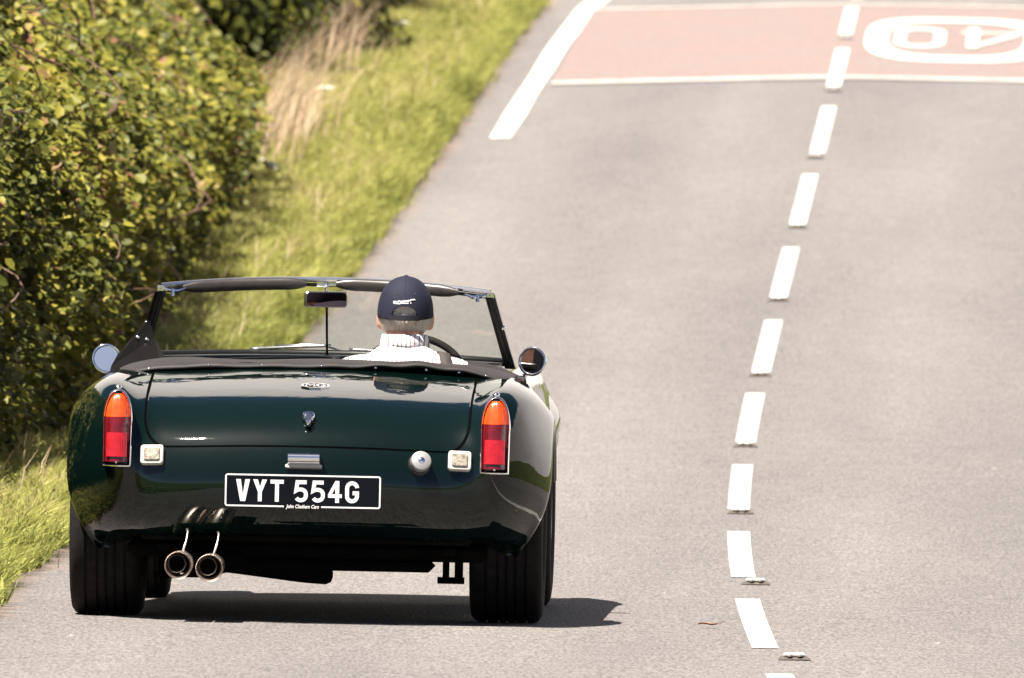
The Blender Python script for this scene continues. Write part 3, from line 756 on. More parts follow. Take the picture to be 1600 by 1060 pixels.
def tail_light(sd):
    b0, h, w = .512, .247, .0465      # bottom height, length, half width
    cxx = sd*.628
    root = None
    def hw(b):        # half width up the lamp
        f = b/h
        return w*(1-.05*(1-f) if f < .55 else (1-.0)*math.sqrt(max(0, 1-((f-.55)/.45)**2.0))**.85)
    lean = .045/h     # the lamp leans forward going up
    yb = .060
    def Lp(a, b, d): return Vector((cxx+a, yb+lean*b+.10*abs(a)**1.5*0-d, b0+b))
    # chrome bezel: solid foot with rounded edge
    bs = list(h*(1-np.cos(np.linspace(0, math.pi, 50)))/2)
    outl = [(-hw(b), b) for b in bs]+[(hw(b), b) for b in bs[::-1][1:]]
    cen = Vector((0, h*.48))
    V = []
    prof = [(1.0, -.075), (1.06, -.02), (1.09, .004), (1.075, .012), (1.0, .0145), (.94, .011), (.92, .004)]
    for s, d in prof:
        for a, b in outl:
            k = Vector((a, b))-cen; k = Vector((k.x*s, k.y*(1+(s-1)*.45)))+cen; V.append(Lp(k.x, k.y, d))
    n_ = len(outl); F = grid_faces(len(prof), n_, True, flip=True)
    tl = obj('tail_light', V, F, M_CHROME, car, True, 50)
    def lens(name, f0, f1, mat, k=.92, dome=.034, off=.005, kx=1.0):
        V = []; nb, na = 24, 21
        for i in range(nb+1):
            b = h*(f0+(f1-f0)*i/nb); ww = hw(min(b, h*.999))*k*kx
            for j in range(na):
                a = -1+2*j/(na-1)
                dd = dome*(1-abs(a)**2.6)*min(1, (hw(min(b, h*.999))/w)**.8)*(1-.35*max(0, b/h-.5))
                V.append(Lp(a*ww, b*.955+h*.02, off+dd))
        F = grid_faces(nb+1, na)
        e = len(V)
        if name == 'reflector': 
            pass
        obj(name, V, F, mat, tl)
    lens('amber_lens', .66, .985, M_AMBER)
    lens('red_lens', .03, .655, M_RED)
    # square reflector panel
    V = []
    for i, b in enumerate([.115, .12]+list(np.linspace(.125, .435, 9))+[.44, .445]):
        for j, a in enumerate([-.034, -.034]+list(np.linspace(-.033, .033, 11))+[.034, .034]):
            dd = .0425-.012*abs(a/.034)**2.5
            if i in (0, 12) or j in (0, 14): dd -= .02
            V.append(Lp(a, b*h, dd))
    obj('reflector', V, grid_faces(13, 15), M_RED2, tl, True, 40)
    v, f_ = ellipsoid(Lp(0, .012, .034), (.005, .004, .005), 10, 8); obj('lens_screw', v, f_, M_CHROME, tl)
    # chrome tip
    v, f_ = ellipsoid(Lp(0, h*1.04, .0), (.012, .016, .010), 12, 8); obj('bezel_tip', v, f_, M_CHROME, tl)
for sd in (-1, 1): tail_light(sd)

# ---- small square lamps
M_CLEAR = simple('clear_lens', (.25, .22, .175), .25, coat=1, var=.55, scale=75, bump=1.0, bscale=120)
M_CREAM = simple('lamp_housing', (.44, .42, .37), .35, var=.08)
def rrect(w, h, r, n=6):
    out = []
    for (sx, sy, a0) in ((1, 1, 0), (-1, 1, 90), (-1, -1, 180), (1, -1, 270)):
        for i in range(n+1):
            a = R(a0+90*i/n); out.append((sx*(w/2-r)+r*math.cos(a), sy*(h/2-r)+r*math.sin(a)))
    return out
def plate_solid(outline, z0, z1, bev=.003):
    n_ = len(outline); V = []
    for s, z in ((0, z0), (0, z1-bev), (bev, z1)):
        for (x, y) in outline:
            k = math.hypot(x, y); V.append((x*(1-s/k), y*(1-s/k), z))
    F = grid_faces(3, n_, True); F.append(tuple(2*n_+i for i in range(n_))); F.append(tuple(range(n_))[::-1])
    return V, F
for sd in (-1, 1):
    M = frame(sd*.510, .545)
    v, f_ = at_M(M, plate_solid(rrect(.076, .066, .010), -.012, .020)); lamp = obj('reversing_lamp', v, f_, M_CREAM, car, True, 30)
    v, f_ = at_M(M, plate_solid(rrect(.054, .044, .006), .0205, .026)); obj('lens', v, f_, M_CLEAR, lamp, True, 30)
# ---- fuel filler
M = frame(.378, .535)
v, f_ = at_M(M, lathe([(.001, .012), (.030, .012), (.038, .008), (.040, -.008)], 40)); fc = obj('filler_collar', v, f_, M_BLACK, car)
v, f_ = at_M(M, lathe([(.001, .046), (.028, .046), (.0325, .043), (.034, .036), (.034, .022), (.031, .012)], 40)); obj('fuel_cap', v, f_, simple('cap_alloy', (.34, .33, .32), .42, .5, var=.08), fc, True, 40)
v, f_ = at_M(M, lathe([(.001, .049), (.006, .049), (.009, .0465), (.011, .0462)], 20)); obj('cap_lock', v, f_, M_CHROME, fc)
# ---- boot handle
M = frame(.005, .672)
v, f_ = at_M(M, lathe([(.001, .030), (.014, .029), (.020, .024), (.022, .014), (.016, .010), (.014, -.006)], 32)); bh = obj('boot_handle', v, f_, M_CHROME, lid, True, 50)
v, f_ = at_M(M, plate_solid([(0.011*math.cos(t)*(1-.3*math.sin(t)), -.026+.024*math.sin(t)) for t in np.linspace(0, 2*math.pi, 25)[:-1]], .012, .034)); obj('thumb_push', v, f_, M_CHROME, lid, True, 40)
v, f_ = at_M(M, ellipsoid((0, -.048, .022), (.006, .007, .010), 12, 8)); obj('handle_spur', v, f_, M_CHROME, lid)
# ---- octagonal badge with letters
M = frame(.014, .7735)
okt = [(.047*math.cos(R(22.5+45*k))*1.08, .047*math.sin(R(22.5+45*k))*1.0) for k in range(8)]
V = []
for s, z in ((1, .0005), (1, .008), (.84, .008), (.84, .0005)):
    V += [(x*s, y*s, z) for x, y in okt]
v, f_ = at_M(M, (V, grid_faces(4, 8, True))); bd = obj('boot_badge', v, f_, M_CHROME, lid, False)
def stroke_solid(path, w, z0, z1):
    st = stroke2d(path, w); n_ = len(st); V = []
    for z in (z0, z1):
        for a, b in st: V += [(a.x, a.y, z), (b.x, b.y, z)]
    F = []
    o_ = 2*n_
    for i in range(n_-1):
        F.append((o_+2*i+1, o_+2*i+3, o_+2*i+2, o_+2*i)); F.append((2*i, 2*i+2, 2*i+3, 2*i+1))
        F.append((2*i, o_+2*i, o_+2*i+2, 2*i+2)); F.append((2*i+1, 2*i+3, o_+2*i+3, o_+2*i+1))
    F.append((0, 1, o_+1, o_)); e = 2*n_-2; F.append((e, o_+e, o_+e+1, e+1))
    return V, F
for path in ([(-.030, -.024), (-.030, .024), (-.017, -.006), (-.004, .024), (-.004, -.024)],
             [(.030, .015)]+[(.019+.013*math.cos(R(a)), .024*math.sin(R(a))) for a in range(50, 331, 28)]+[(.031, -.002), (.019, -.002)]):
    v, f_ = at_M(M, stroke_solid(path, 0.0085, .0005, .0085)); obj('badge_letter', v, f_, M_CHROME, lid, False)
# ---- number plate lamp
M = frame(-.004, .540)
V = []
for i in range(13):
    a = math.pi*i/12
    for x in (-.056, -.052, .052, .056):
        k = .8 if abs(x) > .054 else 1
        V.append((x, .002+.021*math.cos(a)*k, .006+.034*math.sin(a)*k))
F = grid_faces(13, 4); F += [tuple(range(0, 52, 4)), tuple(range(3, 52, 4))[::-1]]
v, f_ = at_M(M, (V, F)); pl_ = obj('plate_lamp', v, f_, M_CHROME, car, True, 40)
v, f_ = at_M(M, plate_solid(rrect(.122, .012, .004), -.004, .024)); v = [p-Vector((0, 0, .024)) for p in v]; obj('lamp_foot', v, f_, M_CREAM, pl_, True, 30)
# ---- number plate
M_PLATE = simple('plate_black', (.002, .0018, .002), .06, var=.1, spec=.25)
M_SILVER = simple('plate_letters', (.66, .65, .64), .35, .1, var=.05)
PM = frame(-.006, .439); PM.translation = PM.translation+Vector((0, -.012, 0))
PM2 = Matrix(((1, 0, 0), (0, .03, -1), (0, 1, .03))).to_4x4(); PM2.translation = Vector((-.004, -.022, .4405)); PM = PM2
v, f_ = at_M(PM, plate_solid(rrect(.524, .115, .006), -.006, .003, .001)); plate = obj('number_plate', v, f_, M_PLATE, car, True, 30)
for sx in (-.15, .15):
    v, f_ = at_M(PM, box(sx-.02, sx+.02, -.02, .02, -.035, -.0062)); obj('plate_bracket', v, f_, M_BLACK, plate, False)
# border in two runs, broken for the dealer's line
rr_ = rrect(.512, .103, .006)
i0 = [i for i, p in enumerate(rr_)]
right = [(.062, -.0515)]+rr_[21:28]+rr_[0:7]
left = rr_[7:14]+rr_[14:21]+[(-.062, -.0515)]
v, f_ = at_M(PM, stroke_solid(right+left, .0052, .0031, .0042)); obj('plate_border', v, f_, M_SILVER, plate, False)
def glyph(ch):
    w, h, s = 50, 79, 14; k = s/2
    if ch == 'V': return [('poly', [(0, 79), (17, 79), (25, 24), (33, 79), (50, 79), (34, 0), (16, 0)])]
    if ch == 'Y': return [('poly', [(0, 79), (17, 79), (25, 52), (33, 79), (50, 79), (32, 34), (32, 0), (18, 0), (18, 34)])]
    if ch == 'T': return [('poly', [(1, 79), (49, 79), (49, 65), (32, 65), (32, 0), (18, 0), (18, 65), (1, 65)])]
    if ch == '5': return [('stroke', [(45, 72), (12, 72), (8, 42), (13, 45)]+arc(24, 30, 19, 16, 100, 0, 6)+arc(25, 23, 18, 16, 0, -90, 6)+arc(24, 23, 17, 16, -90, -150, 4))]
    if ch == '4': return [('poly', [(27, 79), (41, 79), (41, 31), (50, 31), (50, 18), (41, 18), (41, 0), (27, 0), (27, 18), (0, 18), (0, 30)][0:0] or [(40, 18), (50, 18), (50, 31), (40, 31)]),
                          ('poly', [(26, 0), (40, 0), (40, 18), (26, 18)]), ('poly', [(0, 18), (26, 18), (26, 31), (14, 31), (0, 30)]),
                          ('poly', [(26, 18), (40, 18), (40, 79), (26, 79), (26, 55), (26, 31)]), ('poly', [(0, 30), (14, 31), (26, 55), (26, 79)])]
    if ch == 'G': return [('stroke', [(43, 55)]+arc(25, 54, 18, 18, 15, 180, 9)+arc(25, 25, 18, 18, 180, 360, 10)+[(43, 36), (27, 36)])]
    return []
def glyph_mesh(ch, M, ox, oy, sc):
    mb = MB()
    for typ, pts_ in glyph(ch):
        if typ == 'stroke': mb.add(*at_M(M, stroke_solid([(ox+x*sc, oy+y*sc) for x, y in pts_], 14*sc, .0031, .0048)))
        else:
            V = [(ox+x*sc, oy+y*sc, z) for z in (.0031, .0048) for x, y in pts_]; n_ = len(pts_)
            A2 = sum(pts_[i-1][0]*pts_[i][1]-pts_[i][0]*pts_[i-1][1] for i in range(n_))
            top = tuple(range(n_, 2*n_)); F = [top if A2 > 0 else top[::-1]]+[(i, (i+1) % n_, n_+(i+1) % n_, n_+i) for i in range(n_)]
            mb.add(*at_M(M, (V, F)))
    return mb
sc = .00092; x = -.222
for ch in 'VYT 554G':
    if ch != ' ':
        glyph_mesh(ch, PM, x, -.0365, sc).obj('plate_letter', M_SILVER, plate, False)
    x += (50+11.5)*sc if ch != ' ' else 25*sc
cu = bpy.data.curves.new('dealer_text', 'FONT'); cu.body = 'John Chatham Cars'; cu.size = .0165; cu.align_x = 'CENTER'; cu.align_y = 'CENTER'; cu.shear = .25; cu.offset = .0004; cu.extrude = .0003
to = bpy.data.objects.new('dealer_text', cu); COL.objects.link(to)
dg = bpy.context.evaluated_depsgraph_get(); me = bpy.data.meshes.new_from_object(to.evaluated_get(dg)); bpy.data.objects.remove(to)
me.name = 'dealer_lettering'; me.transform(PM @ Matrix.Translation((0, -.0515, .0036)) @ Matrix.Scale(.82, 4, (1, 0, 0))); me.materials.clear(); me.materials.append(M_SILVER)
o = bpy.data.objects.new('dealer_lettering', me); COL.objects.link(o); o.parent = plate

# ---- underside
mb = MB(); mb.add(*box(-.60, .60, .42, 3.5, .20, .26, .02)); mb.add(*box(-.56, .56, .24, .6, .262, .33, .02))
mb.add(*box(-.20, .42, .40, .68, .165, .198, .015))
mb.obj('underbody', M_UNDER, car, False)
mb = MB(); mb.add(*tube([(-.55, .75, .29), (.55, .75, .29)], .045, 14)); mb.add(*ellipsoid((0, .75, .29), (.13, .14, .12), 18, 12)); mb.obj('rear_axle', M_UNDER, car)
for sd in (-1, 1):
    mb = MB(); mb.add(*box(sd*.475-.022, sd*.475+.022, .30, 1.2, .225, .25, .005))
    mb.add(*tube([(sd*.475-.045, .60, .135), (sd*.475+.045, .60, .135)], .012, 10)); mb.add(*box(sd*.475-.028, sd*.475-.006, .585, .615, .13, .25, .003)); mb.add(*box(sd*.475+.012, sd*.475+.04, .585, .615, .125, .25, .003))
    mb.obj('leaf_spring', M_UNDER, car, False)
# inner wheel wells
for sd in (-1, 1):
    mb = MB(); V = []
    for i in range(17):
        p = math.pi*(i/16)*.98+.12
        for xx in (.50, .765): V.append((sd*xx, .75-.342*math.cos(p), .31+.342*math.sin(p)))
    mb.add(V, grid_faces(17, 2)); mb.add(*box(sd*.50-.004, sd*.50+.004, .42, 1.09, .21, .64, .002)); mb.obj('wheel_well', M_UNDER, car)
# inner tub and cockpit lining
mb = MB(); mb.add(*box(-.60, .60, .98, 1.0, .27, .80, .004)); mb.add(*box(-.62, -.60, 1.0, 2.1, .27, .76, .004)); mb.add(*box(.60, .62, 1.0, 2.1, .27, .76, .004)); mb.add(*box(-.6, .6, 2.1, 2.12, .27, .80, .004))
mb.obj('cockpit_lining', M_BLACK, car, False)

# ---- wheels
M_RIM = simple('wheel_rim', (.45, .45, .45), .3, .9, var=.1)
def wheel(x, y, w, r, steer=0):
    wr = bpy.data.objects.new('wheel', None); COL.objects.link(wr); wr.parent = car; wr.location = (x, y, r-.004); wr.empty_display_size = .1
    hw = w/2; prof = [(.20, -hw+.02), (.22, -hw+.004), (r-.06, -hw-.004), (r-.026, -hw+.001), (r-.010, -hw+.012), (r-.002, -hw+.028)]
    tread = [-.62, -.25, .02, .30, .62]
    for t in tread:
        g0 = t*hw*.9
        prof += [(r, g0-.005), (r-.008, g0-.004), (r-.008, g0+.004), (r, g0+.005)]
    prof += [(r-.002, hw-.028), (r-.010, hw-.012), (r-.026, hw-.001), (r-.06, hw+.004), (.22, hw-.004), (.20, hw-.02)]
    M = Matrix.Rotation(math.pi/2, 4, 'Y')
    v, f_ = lathe(prof, 72, M); ty = obj('tyre', v, f_, M_RUBBER, wr, True, 35)
    s = 1 if x > 0 else -1
    v, f_ = lathe([(.20, s*-hw*.8), (.19, s*-hw*.6), (.185, 0), (.19, s*hw*.8), (.203, s*hw*.93), (.203, s*hw*.85), (.17, s*hw*.7), (.12, s*hw*.35), (.05, s*hw*.45), (.03, s*hw*.75), (.001, s*hw*.8)], 40, M)
    obj('rim', v, f_, M_RIM, wr, True, 40)
wheel(-.676, .75, .238, .312); wheel(.660, .75, .238, .312); wheel(-.655, 3.06, .185, .305); wheel(.655, 3.06, .185, .305)

# ---- exhaust
M_STEEL = simple('exhaust_steel', (.66, .58, .52), .34, 1, var=.3, scale=25)
M_SOOT = simple('soot', (.006, .006, .006), .9, var=.3, spec=.1)
for xx, zz in ((-.412, .187), (-.309, .180)):
    M = Matrix.Translation((xx, -.005, zz)) @ Matrix.Rotation(R(90), 4, 'X')   # +Z backwards
    prof = [(.040, -.30), (.0445, -.12), (.0455, .0), (.0465, .028), (.0455, .031), (.0435, .029), (.037, .004), (.0325, -.03)]
    v, f_ = lathe(prof, 44, M); tip = obj('exhaust_tip', v, f_, M_STEEL, car, True, 40)
    M2 = M @ Matrix.Translation((-.006, .004, 0))
    v, f_ = lathe([(.0305, -.1), (.0305, .014), (.0295, .018), (.0275, .014), (.0265, -.06)], 36, M2); obj('inner_pipe', v, f_, M_STEEL, tip, True, 40)
    v, f_ = lathe([(.0005, -.055), (.0268, -.055)], 28, M2); obj('pipe_bore', v, f_, M_SOOT, tip)
    v, f_ = tube([(xx+.012, -.005, zz+.044), (xx+.022, .05, zz+.08), (xx+.026, .06, zz+.108), (xx+.022, .09, zz+.116)], .0038, 8); obj('exhaust_hanger', v, f_, M_STEEL, car)
mb = MB(); mb.add(*tube([(-.309, .30, .180), (-.27, .38, .19), (-.20, .45, .178), (-.05, .50, .158), (.0, .50, .153), (.062, .50, .150), (.078, .50, .150), (.084, .50, .15)], [.036, .037, .035, .034, .034, .034, .026, .008], 18))
mb.add(*tube([(-.412, .30, .187), (-.39, .4, .19), (-.34, .5, .17)], .036, 16)); mb.add(*box(-.41, -.30, .34, .46, .135, .20, .01))
mb.obj('silencer', M_UNDER, car)

# ---- stowed hood cover along the back of the cockpit
def cover():
    xs = np.linspace(-.665, .665, 97); V = []; nj = 15
    for x in xs:
        a = abs(x)/.665
        yb = .87+.03*a**2; zb = .826-.014*a**2-.03*a**6               # rear hem
        zb += 0.004+.001*math.sin(x*31)+.014*math.exp(-((x-.34)/.22)**2)*(1+.3*math.sin(x*40))
        yf = 1.24+.06*a**3; zt = .845-.006*a**2+.004*math.sin(x*9+1)+.004*math.exp(-((x-.46)/.15)**2)+.006*math.exp(-((x+.45)/.12)**2)-.036*a**7
        bul = .004*math.sin(x*23+.5)*math.sin(x*7)
        cs = [(yb+.02, zb-.001), (yb-.006, zb), (yb+.03, zb+.012+bul), (yb+.12, (zb+zt)/2+.010+bul), (yf-.10, zt+.001), (yf-.03, zt+.003), (yf, zt-.012), (yf+.005, zt-.06)]
        pp = bspline(np.array(cs), nj)
        for y, z in pp: V.append((x, y, z))
    return V, grid_faces(len(xs), nj, flip=False)
v, f_ = cover(); hood = obj('hood_cover', v, f_, M_VINYL, car)
md = hood.modifiers.new('solid', 'SOLIDIFY'); md.thickness = .004; md.offset = -1
for x in (-.56, -.36, -.18, .02, .2, .37, .48, .57, .63):
    a = abs(x)/.665; v, f_ = ellipsoid((x, .87+.03*a*a+.008, .826-.014*a*a-.03*a**6+.009), (.006, .005, .006), 10, 8); obj('press_stud', v, f_, M_CHROME, hood)
v, f_ = tube([(x, .93+.03*(abs(x)/.665)**2, .832-.014*(abs(x)/.665)**2-.03*(abs(x)/.665)**6) for x in np.linspace(-.65, .65, 40)], .012, 8); obj('hem_shade_strip', v, f_, M_SEAM_SHADE, car)  # black strip added under the raised hem in place of its shade
# left flap fastened up to the screen pillar
def slab(poly, thick, n_):
    m_ = len(poly); V = [Vector(p) for p in poly]+[Vector(p)+Vector(n_)*thick for p in poly]
    F = [tuple(range(m_))[::-1], tuple(range(m_, 2*m_))]+[(i, (i+1) % m_, m_+(i+1) % m_, m_+i) for i in range(m_)]
    return V, F
M_SKIRT = simple('flap_vinyl', (.004, .0035, .0035), .6, var=.2, bump=.4, bscale=260, spec=.06)
curve = [(-.705, 1.10, .775), (-.700, 1.2, .815), (-.685, 1.32, .85), (-.66, 1.45, .885), (-.632, 1.6, .92), (-.610, 1.66, .948), (-.597, 1.70, .962), (-.588, 1.68, .94), (-.575, 1.62, .905), (-.555, 1.55, .868), (-.53, 1.45, .84), (-.535, 1.25, .82), (-.6, 1.12, .79)]
v, f_ = slab(curve, .006, (.3, -.9, .2)); fl = obj('side_flap', v, f_, M_SKIRT, car, False)
for p in ((-.626, 1.52, .905), (-.596, 1.55, .898)):
    v, f_ = ellipsoid((p[0], p[1]-.02, p[2]), (.007, .005, .007), 10, 8); obj('press_stud', v, f_, M_ALU, fl)
# right hand end of the cover folds down over the door
curve = [(.50, 1.20, .845), (.56, 1.22, .838), (.62, 1.2, .822), (.675, 1.15, .80), (.70, 1.12, .785), (.66, 1.08, .782), (.58, 1.07, .80), (.50, 1.08, .815)]
v, f_ = slab(curve, .012, (0, 0, 1)); obj('side_flap', v, f_, M_VINYL, car, True, 40)

# ---- windscreen: posts, top rail, glass
def ws(x, s):
    """point on the screen: x across (-1..1), s 0 bottom..1 top"""
    xb, xt = .625*x, .556*x
    X = xb+(xt-xb)*s; a = abs(x)
    y = (1.98-.20*a**2.4)+(-.20+.10*a**2.4)*s
    z = (.838+.012*(1-a**2))+(.2405+.018*(1-a**2.2))*s
    return Vector((X, y, z))
wf = bpy.data.objects.new('windscreen', None); COL.objects.link(wf); wf.parent = car
V = []
for i in range(13):
    for j in range(41): V.append(ws(-.985+1.97*j/40, .02+.96*i/12))
gls = obj('glass', V, grid_faces(13, 41), M_GLASS, wf)
top = [ws(-1+2*j/48, 1.0) for j in range(49)]
mb = MB(); mb.add(*tube(top, .0095, 10)); mb.obj('top_rail', M_ALU, wf)
v, f_ = tube([p+Vector((0, .004, -.014)) for p in [ws(-.97+1.94*j/48, .985) for j in range(49)]], .006, 8); obj('rail_seal', v, f_, M_BLACK, wf)
v, f_ = tube([ws(-1+2*j/48, 0.0)+Vector((0, 0, .002)) for j in range(49)], .014, 8); obj('bottom_seal', v, f_, M_BLACK, wf)
for sd in (-1, 1):
    V = []
    for i in range(9):
        p = ws(sd, -.08+1.06*i/8); o1 = Vector((sd*.014, -.028, 0)); o2 = Vector((sd*-.021, -.004, 0)); o3 = Vector((sd*-.016, .02, 0)); o4 = Vector((sd*.015, .016, 0))
        V += [p+o1, p+o1*.4+o2*.7+Vector((0, -.012, 0)), p+o2, p+o3, p+o4]
    F = grid_faces(9, 5, True, flip=sd > 0); F += [tuple(range(5)), tuple(range(40, 45))[::-1]]
    po = obj('pillar', V, F, M_BLACK, wf, True, 30)
    v, f_ = tube([ws(sd, -.05+i/8*1.02)+Vector((sd*-.002, -.031, .0)) for i in range(9)], .0022, 6); obj('pillar_bead', v, f_, M_BLACK, po)
    p = ws(sd, .98); mb = MB()
    mb.add(*box(p.x-.014, p.x+.014, p.y-.03, p.y+.01, p.z-.016, p.z+.006, .004)); mb.add(*tube([p+Vector((sd*-.01, -.02, -.004)), p+Vector((sd*-.03, -.028, -.010)), p+Vector((sd*-.06, -.03, -.012)), p+Vector((sd*-.085, -.025, -.002))], [.008, .006, .007, .004], 8))
    mb.add(*tube([p+Vector((sd*-.042, -.032, -.004)), p+Vector((sd*-.042, -.034, -.028))], .006, 8)); mb.obj('corner_bracket', M_CHROME, wf, True)
    p = ws(sd, .47 if sd < 0 else .5); v, f_ = ellipsoid(p+Vector((sd*.012, -.022, 0)), (.008, .008, .009), 10, 8); obj('hood_peg', v, f_, M_CHROME, po)
# sun visors rolled under the rail
for a, b in ((-.86, -.12), (.06, .80)):
    pts = []; n_ = 15
    for i in range(n_):
        q = a+(b-a)*i/(n_-1); pts.append(ws(q, .93)+Vector((0, -.035, .003)))
    V = []; ns = 12
    for i, p in enumerate(pts):
        e = min(i, n_-1-i); k = (.45, .85, 1)[min(e, 2)]
        for j in range(ns):
            t = 2*math.pi*j/ns; V.append(p+Vector((0, .012*math.cos(t)*k, .0205*math.sin(t)*k)))
    F = grid_faces(n_, ns, True, flip=True)+[tuple(range(ns)), tuple((n_-1)*ns+j for j in range(ns))[::-1]]
    obj('sun_visor', V, F, simple('visor_vinyl', (.03, .026, .024), .35, var=.2), car, True, 60)
# inside mirror on its rod
p = ws(0, .74)+Vector((0, -.06, 0)); rt = ws(0, .99)
M_MIRR = simple('mirror_glass', (.55, .42, .40), .02, 1, var=.02)
im = MB(); v, f_ = plate_solid(rrect(.150, .054, .012), -.012, .004, .003)
MM = Matrix.Translation(p) @ Matrix.Rotation(R(20), 4, 'Z') @ Matrix.Rotation(R(2), 4, 'X') @ Matrix(((1, 0, 0, 0), (0, 0, -1, 0), (0, 1, 0, 0), (0, 0, 0, 1)))
im_o = obj('interior_mirror', *at_M(MM, (v, f_)), M_ALU, car, True, 30)
v, f_ = plate_solid(rrect(.142, .046, .010), .0042, .0052, .0008); obj('mirror_glass', *at_M(MM, (v, f_)), M_MIRR, im_o, False)
v, f_ = tube([ws(0, .98)+Vector((0, -.006, 0)), ws(0, .6)+Vector((0, -.02, 0)), ws(0, .0)+Vector((0, -.03, .0))], .0042, 8); obj('mirror_rod', v, f_, M_BLACK, car)
v, f_ = tube([rt+Vector((0, -.012, -.012)), rt+Vector((0, -.03, -.03)), p+Vector((0, .01, .03))], [.008, .004, .007], 8); obj('mirror_clamp', v, f_, M_CHROME, car)
v, f_ = box(rt.x-.035, rt.x+.035, rt.y-.018, rt.y-.004, rt.z-.022, rt.z-.010, .003); obj('rail_bracket', v, f_, M_CHROME, car, False)
# wipers
for a, b, s0, s1 in ((-.42, .02, .05, .105), (.12, .55, .06, .035)):
    pts = [ws(a+(b-a)*i/10, s0+(s1-s0)*i/10)+Vector((0, .012, .004)) for i in range(11)]
    v, f_ = tube(pts, .006, 6); wp = obj('wiper', v, f_, M_ALU, car)
    v, f_ = tube([pts[3]+Vector((0, .014, .006)), (pts[8]+Vector((.02, .016, .006))), pts[10]+Vector((.04, .02, -.02))], .004, 6); obj('wiper_arm', v, f_, M_ALU, wp)
# dashboard roll
V = []
for j in range(41):
    x = -.6+1.2*j/40
    for k in range(12):
        t = 2*math.pi*k/12; V.append((x, 1.88-.14*(abs(x)/.6)**2.4+.05*math.cos(t), .822-.012*(x/.6)**2+.030*math.sin(t)))
obj('dashboard', V, grid_faces(41, 12, True, flip=True)+[tuple(range(12)), tuple(range(480, 492))[::-1]], M_BLACK, car, True, 60)
# ---- wing mirrors
def wing_mirror(p, foot, aim, label):
    M = aim.to_track_quat('Z', 'Y').to_matrix().to_4x4(); M.translation = p
    prof = [(.001, -.045), (.02, -.042), (.036, -.030), (.045, -.012), (.0495, .002), (.0500, .008), (.047, .0105), (.041, .0075)]
    v, f_ = lathe(prof, 44, M); w = obj('wing_mirror', v, f_, M_CHROME, car); w['label'] = label
    v, f_ = lathe([(.0005, .0072), (.0415, .0072)], 40, M); obj('mirror_glass', v, f_, simple('mirror_silver', (.75, .68, .66), .01, 1, var=.01), w)
    q = p+Vector((0, .025, -.03)); v, f_ = tube([q, q*.5+foot*.5+Vector((0, .01, 0)), foot], [.007, .008, .011], 10); obj('mirror_stem', v, f_, M_CHROME, w)
wing_mirror(Vector((.700, 1.92, .842)), Vector((.635, 1.93, .770)), Vector((-.335, -1, .075)), 'right wing mirror with a pale shirt showing in it')
wing_mirror(Vector((-.742, 1.80, .826)), Vector((-.68, 1.82, .760)), Vector((.03, -1, .035)), 'left wing mirror half behind the black flap')
# fuel tank side clip and number of little things on the right wing seam
# ---- seats and steering wheel
for x in (-.29, .29):
    s_ = bpy.data.objects.new('seat', None); COL.objects.link(s_); s_.parent = car; s_.location = (x, 1.35, .26)
    v, f_ = box(-.21, .21, -.02, .42, 0, .14, .04); obj('cushion', v, f_, M_BLACK, s_)
    v, f_ = box(-.21, .21, -.06, .05, .0, .55, .04); v = [Vector((p.x*(1-.15*max(0, p.z-.3)), p.y-.15*p.z, p.z)) for p in v]; obj('backrest', v, f_, M_BLACK, s_)
SW = Matrix.Translation((.30, 1.80, .742)) @ Matrix.Rotation(R(68), 4, 'X')
swr = bpy.data.objects.new('steering_wheel', None); COL.objects.link(swr); swr.parent = car
v, f_ = tube([SW @ Vector((.188*math.cos(t), .188*math.sin(t), 0)) for t in np.linspace(0, 2*math.pi, 61)[:-1]], .0125, 10, closed=True); obj('wheel_rim', v, f_, simple('wheel_leather', (.02, .016, .014), .3, var=.2), swr)
mb = MB()
for a in (90, 210, 330): mb.add(*tube([SW @ Vector((.03*math.cos(R(a)), .03*math.sin(R(a)), -.03)), SW @ Vector((.18*math.cos(R(a)), .18*math.sin(R(a)), -.002))], [.012, .008], 8))
mb.add(*tube([SW @ Vector((0, 0, -.03)), SW @ Vector((0, 0, -.35))], .02, 10)); mb.add(*ellipsoid(SW @ Vector((0, 0, -.03)), (.04, .03, .04), 14, 10)); mb.obj('wheel_spokes', M_ALU, swr)

# ================================================================== THE DRIVER
bpy.context.view_layer.update()
PO = Vector((.281, 1.40, .370))
drv = empty('person', (0, 0, 0), 'driver seen from behind in a navy baseball cap and white striped shirt', 'person')
drv.matrix_world = car.matrix_world @ Matrix.Translation(PO)
OFF = Vector((0, 1.40, .36))       # drawn in car coordinates with x from the driver's middle
def L_(v): return [Vector(p)-OFF for p in v]
def union(mb, name, mat, parent, vox=.006, smooth=6):
    V = L_(mb.V); o = obj(name, V, mb.F, mat, None)
    r = o.modifiers.new('r', 'REMESH'); r.mode = 'VOXEL'; r.voxel_size = vox
    s = o.modifiers.new('s', 'SMOOTH'); s.factor = .5; s.iterations = smooth
    dg = bpy.context.evaluated_depsgraph_get(); me = bpy.data.meshes.new_from_object(o.evaluated_get(dg))
    bpy.data.objects.remove(o); me.name = name
    me.polygons.foreach_set('use_smooth', np.ones(len(me.polygons), dtype=bool))
    if not me.materials: me.materials.append(mat)
    n = bpy.data.objects.new(name, me); COL.objects.link(n); n.parent = parent; return n
